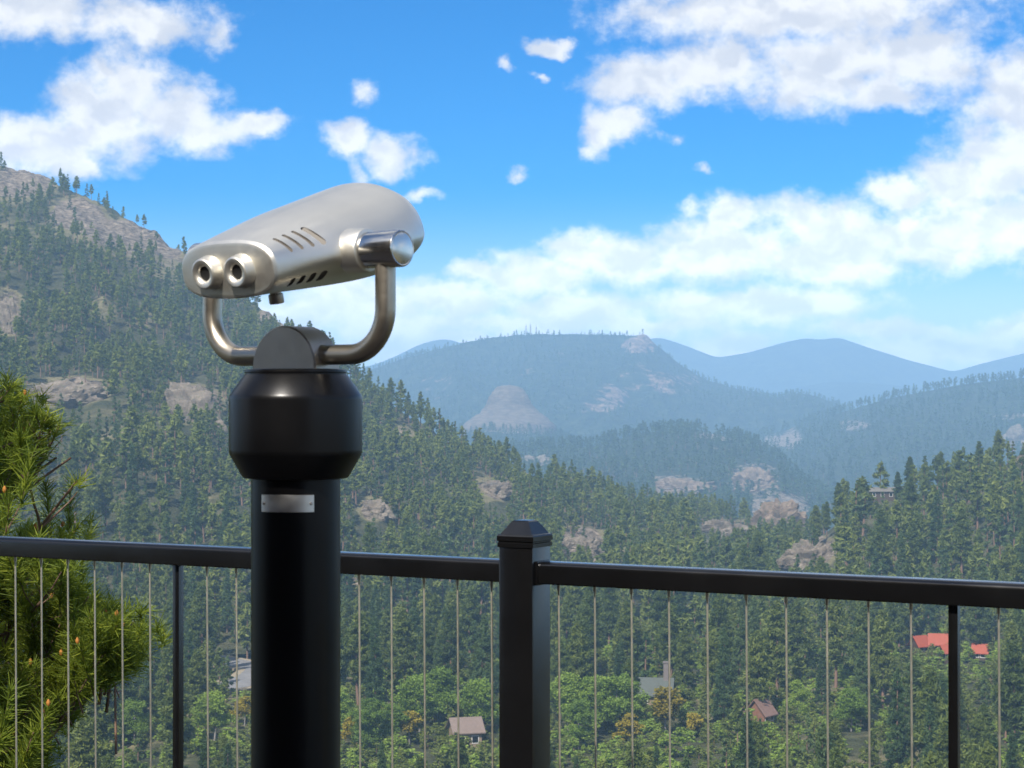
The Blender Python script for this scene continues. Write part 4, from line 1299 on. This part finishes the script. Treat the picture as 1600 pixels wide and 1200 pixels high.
    print('near pine tufts', len(tufts), 'needles', n)
near_pine()
# ================================================================== air, sky, sun, camera
def build_haze():
    o = MB().box((-4200, -700, -122), (4200, 6900, 188)).build('haze', None)
    m = bpy.data.materials.new('haze_air'); m.use_nodes = True; nt = m.node_tree; nt.nodes.clear()
    out = nt.nodes.new('ShaderNodeOutputMaterial'); v = nt.nodes.new('ShaderNodeVolumePrincipled')
    v.inputs['Color'].default_value = (*HAZE_COL, 1); v.inputs['Density'].default_value = HAZE_D; v.inputs['Anisotropy'].default_value = -0.15
    nt.links.new(v.outputs[0], out.inputs['Volume']); o.data.materials.append(m)
    tag(o, 'thin blue mountain air filling the valley', kind='stuff')
HAZE_COL = (.40, .68, 1.0); HAZE_D = 1 / 4050.0
build_haze()

SUN_EL = math.radians(46); SUN_AZ = math.radians(205)     # azimuth clockwise from +Y: behind the camera, to its left
w = bpy.data.worlds.new('World'); scene.world = w; w.use_nodes = True
nt = w.node_tree; nt.nodes.clear()
out = nt.nodes.new('ShaderNodeOutputWorld'); bg = nt.nodes.new('ShaderNodeBackground'); bg.inputs['Strength'].default_value = .1
nt.links.new(bg.outputs[0], out.inputs[0])
sky = nt.nodes.new('ShaderNodeTexSky'); sky.sky_type = 'NISHITA'; sky.sun_disc = False
sky.sun_elevation = SUN_EL; sky.sun_rotation = SUN_AZ; sky.altitude = 2300; sky.air_density = 1.0; sky.dust_density = .3; sky.ozone_density = 2.0
tc = coord(nt, 'Generated')
sx = nt.nodes.new('ShaderNodeSeparateXYZ'); nt.links.new(tc, sx.inputs[0])
az = math_(nt, 'ARCTAN2', sx.outputs[0], sx.outputs[1]); el = math_(nt, 'ARCSINE', sx.outputs[2])
U = math_(nt, 'MULTIPLY', az, 31.0); Vv = math_(nt, 'MULTIPLY', el, 31.0)
cmb = nt.nodes.new('ShaderNodeCombineXYZ'); nt.links.new(U, cmb.inputs[0]); nt.links.new(Vv, cmb.inputs[1])
pos = cmb.outputs[0]
# billows bend the outlines
wn = noise(nt, pos, .9, 5, .62, 0, 1)
def vm(op, a, b=None, c=None, out_=0):
    n = nt.nodes.new('ShaderNodeVectorMath'); n.operation = op
    for s, v in zip(n.inputs, (a, b, c)):
        if v is None: continue
        if hasattr(v, 'is_linked'): nt.links.new(v, s)
        else: s.default_value = v
    return n.outputs[out_]
wp = vm('MULTIPLY_ADD', vm('SUBTRACT', wn, (.5, .5, .5)), (.95, .75, 0), pos)
BL = [(60, 240, 110, 50), (170, 195, 85, 75), (205, 140, 70, 45), (275, 180, 80, 50), (330, 205, 70, 38), (400, 198, 55, 22), (120, 268, 60, 22),
      (60, 40, 110, 45), (230, 50, 115, 42), (350, 75, 32, 26), (568, 150, 26, 20), (545, 215, 45, 24), (560, 262, 24, 26), (610, 240, 42, 36), (650, 240, 34, 26), (660, 303, 34, 11),
      (795, 108, 13, 13), (842, 122, 17, 11), (855, 76, 38, 14), (808, 273, 18, 9), (1000, 130, 90, 42), (940, 200, 36, 42), (920, 238, 24, 16), (975, 190, 46, 36), (1120, 110, 120, 48), (1280, 120, 130, 66), (1420, 105, 110, 55), (1380, 160, 80, 30), (1250, 30, 300, 60),
      (1038, 211, 18, 12), (1093, 262, 17, 10), (1600, 190, 130, 110), (1560, 270, 110, 70), (1480, 290, 90, 46), (1400, 310, 55, 26),
      (740, 420, 46, 18), (830, 430, 90, 36), (900, 390, 65, 30), (960, 405, 90, 50), (1070, 330, 28, 17), (1150, 345, 60, 40), (1120, 400, 150, 50), (1280, 355, 110, 50), (1300, 400, 160, 50), (1450, 375, 130, 50), (1550, 360, 130, 60),
      (900, 485, 130, 34), (560, 475, 150, 40), (700, 472, 130, 34), (470, 490, 90, 40), (1100, 482, 100, 30), (1220, 480, 160, 32), (620, 512, 150, 28), (1140, 545, 100, 24), (1490, 550, 160, 34), (1380, 515, 140, 18), (1000, 510, 160, 18), (700, 535, 110, 18), (590, 545, 110, 22), (1590, 515, 90, 24), (840, 512, 140, 16)]
acc = None
for (cx, cy, rx, ry) in BL:
    k = (1.28, 1.32)
    ix, iy = 100 / (rx * k[0]), 100 / (ry * k[1])
    ln = vm('LENGTH', vm('MULTIPLY_ADD', wp, (ix, iy, 0), (-(cx - 800) / 100 * ix, -(HZ - cy) / 100 * iy, 0)), out_=1)
    if rx < 36: ln = math_(nt, 'MULTIPLY_ADD', ln, .62, .42)
    if acc is None: acc = ln
    else:
        n = nt.nodes.new('ShaderNodeMath'); n.operation = 'SMOOTH_MIN'; n.inputs[2].default_value = .25
        nt.links.new(acc, n.inputs[0]); nt.links.new(ln, n.inputs[1]); acc = n.outputs[0]
field = math_(nt, 'SUBTRACT', 1.0, acc)
# the rest of the dome, outside the view: broken cloud from noise
gen = mapr(nt, noise(nt, mapping(nt, tc, (1, 1, 2.2)), 2.6, 6, .58), .43, .62, -.4, .9)
away = math_(nt, 'MAXIMUM', mapr(nt, math_(nt, 'ABSOLUTE', U), 9.5, 12.5, smooth=True), mapr(nt, Vv, 6.6, 8.5, smooth=True))
field = math_(nt, 'ADD', math_(nt, 'MULTIPLY', field, math_(nt, 'SUBTRACT', 1.0, away)), math_(nt, 'MULTIPLY', gen, away))
field = math_(nt, 'MAXIMUM', field, -1.0)
f1 = noise(nt, mapping(nt, pos, (1, 1.25, 1)), 1.7, 9, .62)
r1 = noise(nt, mapping(nt, wp, (1, 1.4, 1)), 1.15, 3, .5)
r2 = noise(nt, mapping(nt, vm('ADD', wp, (-.12, .26, 0)), (1, 1.4, 1)), 1.15, 3, .5)
dens = mapr(nt, math_(nt, 'MULTIPLY_ADD', math_(nt, 'SUBTRACT', f1, .5), 1.25, field), .0, .66, smooth=True)
dens = math_(nt, 'MULTIPLY', dens, mapr(nt, Vv, .0, .6))
relief = mapr(nt, math_(nt, 'ADD', math_(nt, 'SUBTRACT', r1, r2), math_(nt, 'MULTIPLY', field, -.08)), -.22, .10, smooth=True)
CL = 6.5
ccol = mixc(nt, relief, (.72 * CL, .75 * CL, .83 * CL), (1.0 * CL, 1.0 * CL, 1.0 * CL))
SKYTINT = (.0, .45, .84)
blue = mixc(nt, 1.0, sky.outputs[0], mixc(nt, away, mixc(nt, mapr(nt, Vv, .7, 3.4, 1, 0, smooth=True), SKYTINT, (.72, .80, .96)), (.75, .9, 1.05)), 'MULTIPLY')
lowb = mapr(nt, Vv, .8, 5.0, 1.6, 1.0, smooth=True)
ccol = vm('SCALE', ccol); nt.links.new(lowb, ccol.node.inputs['Scale'])
full = mixc(nt, dens, blue, ccol)
nt.links.new(full, bg.inputs['Color'])

sl = bpy.data.lights.new('sun', 'SUN'); sl.energy = 4.4; sl.angle = math.radians(.5); sl.color = (1, .94, .86)
so = bpy.data.objects.new('sun', sl); COL.objects.link(so)
sd = Vector((math.sin(SUN_AZ) * math.cos(SUN_EL), math.cos(SUN_AZ) * math.cos(SUN_EL), math.sin(SUN_EL)))
so.rotation_euler = sd.to_track_quat('Z', 'Y').to_euler()
so.location = (0, -20, 30)

cd = bpy.data.cameras.new('camera'); co = bpy.data.objects.new('camera', cd); COL.objects.link(co)
co.location = (0, 0, EYE); co.rotation_euler = (math.radians(90), 0, 0)
cd.sensor_width = 36; cd.lens = 36 * F / 1600; cd.shift_y = (HZ - 600) / 1600
cd.clip_start = .05; cd.clip_end = 30000
scene.camera = co
cd.dof.use_dof = True; cd.dof.focus_distance = 7.0; cd.dof.aperture_fstop = 22
scene.view_settings.view_transform = 'Standard'; scene.view_settings.look = 'None'
scene.view_settings.exposure = 0.7; scene.view_settings.gamma = 1.0
scene.cycles.volume_bounces = 1
scene.cycles.max_bounces = 8; scene.cycles.transparent_max_bounces = 8
scene.cycles.use_denoising = True
scene.cycles.volume_step_rate = 1.0
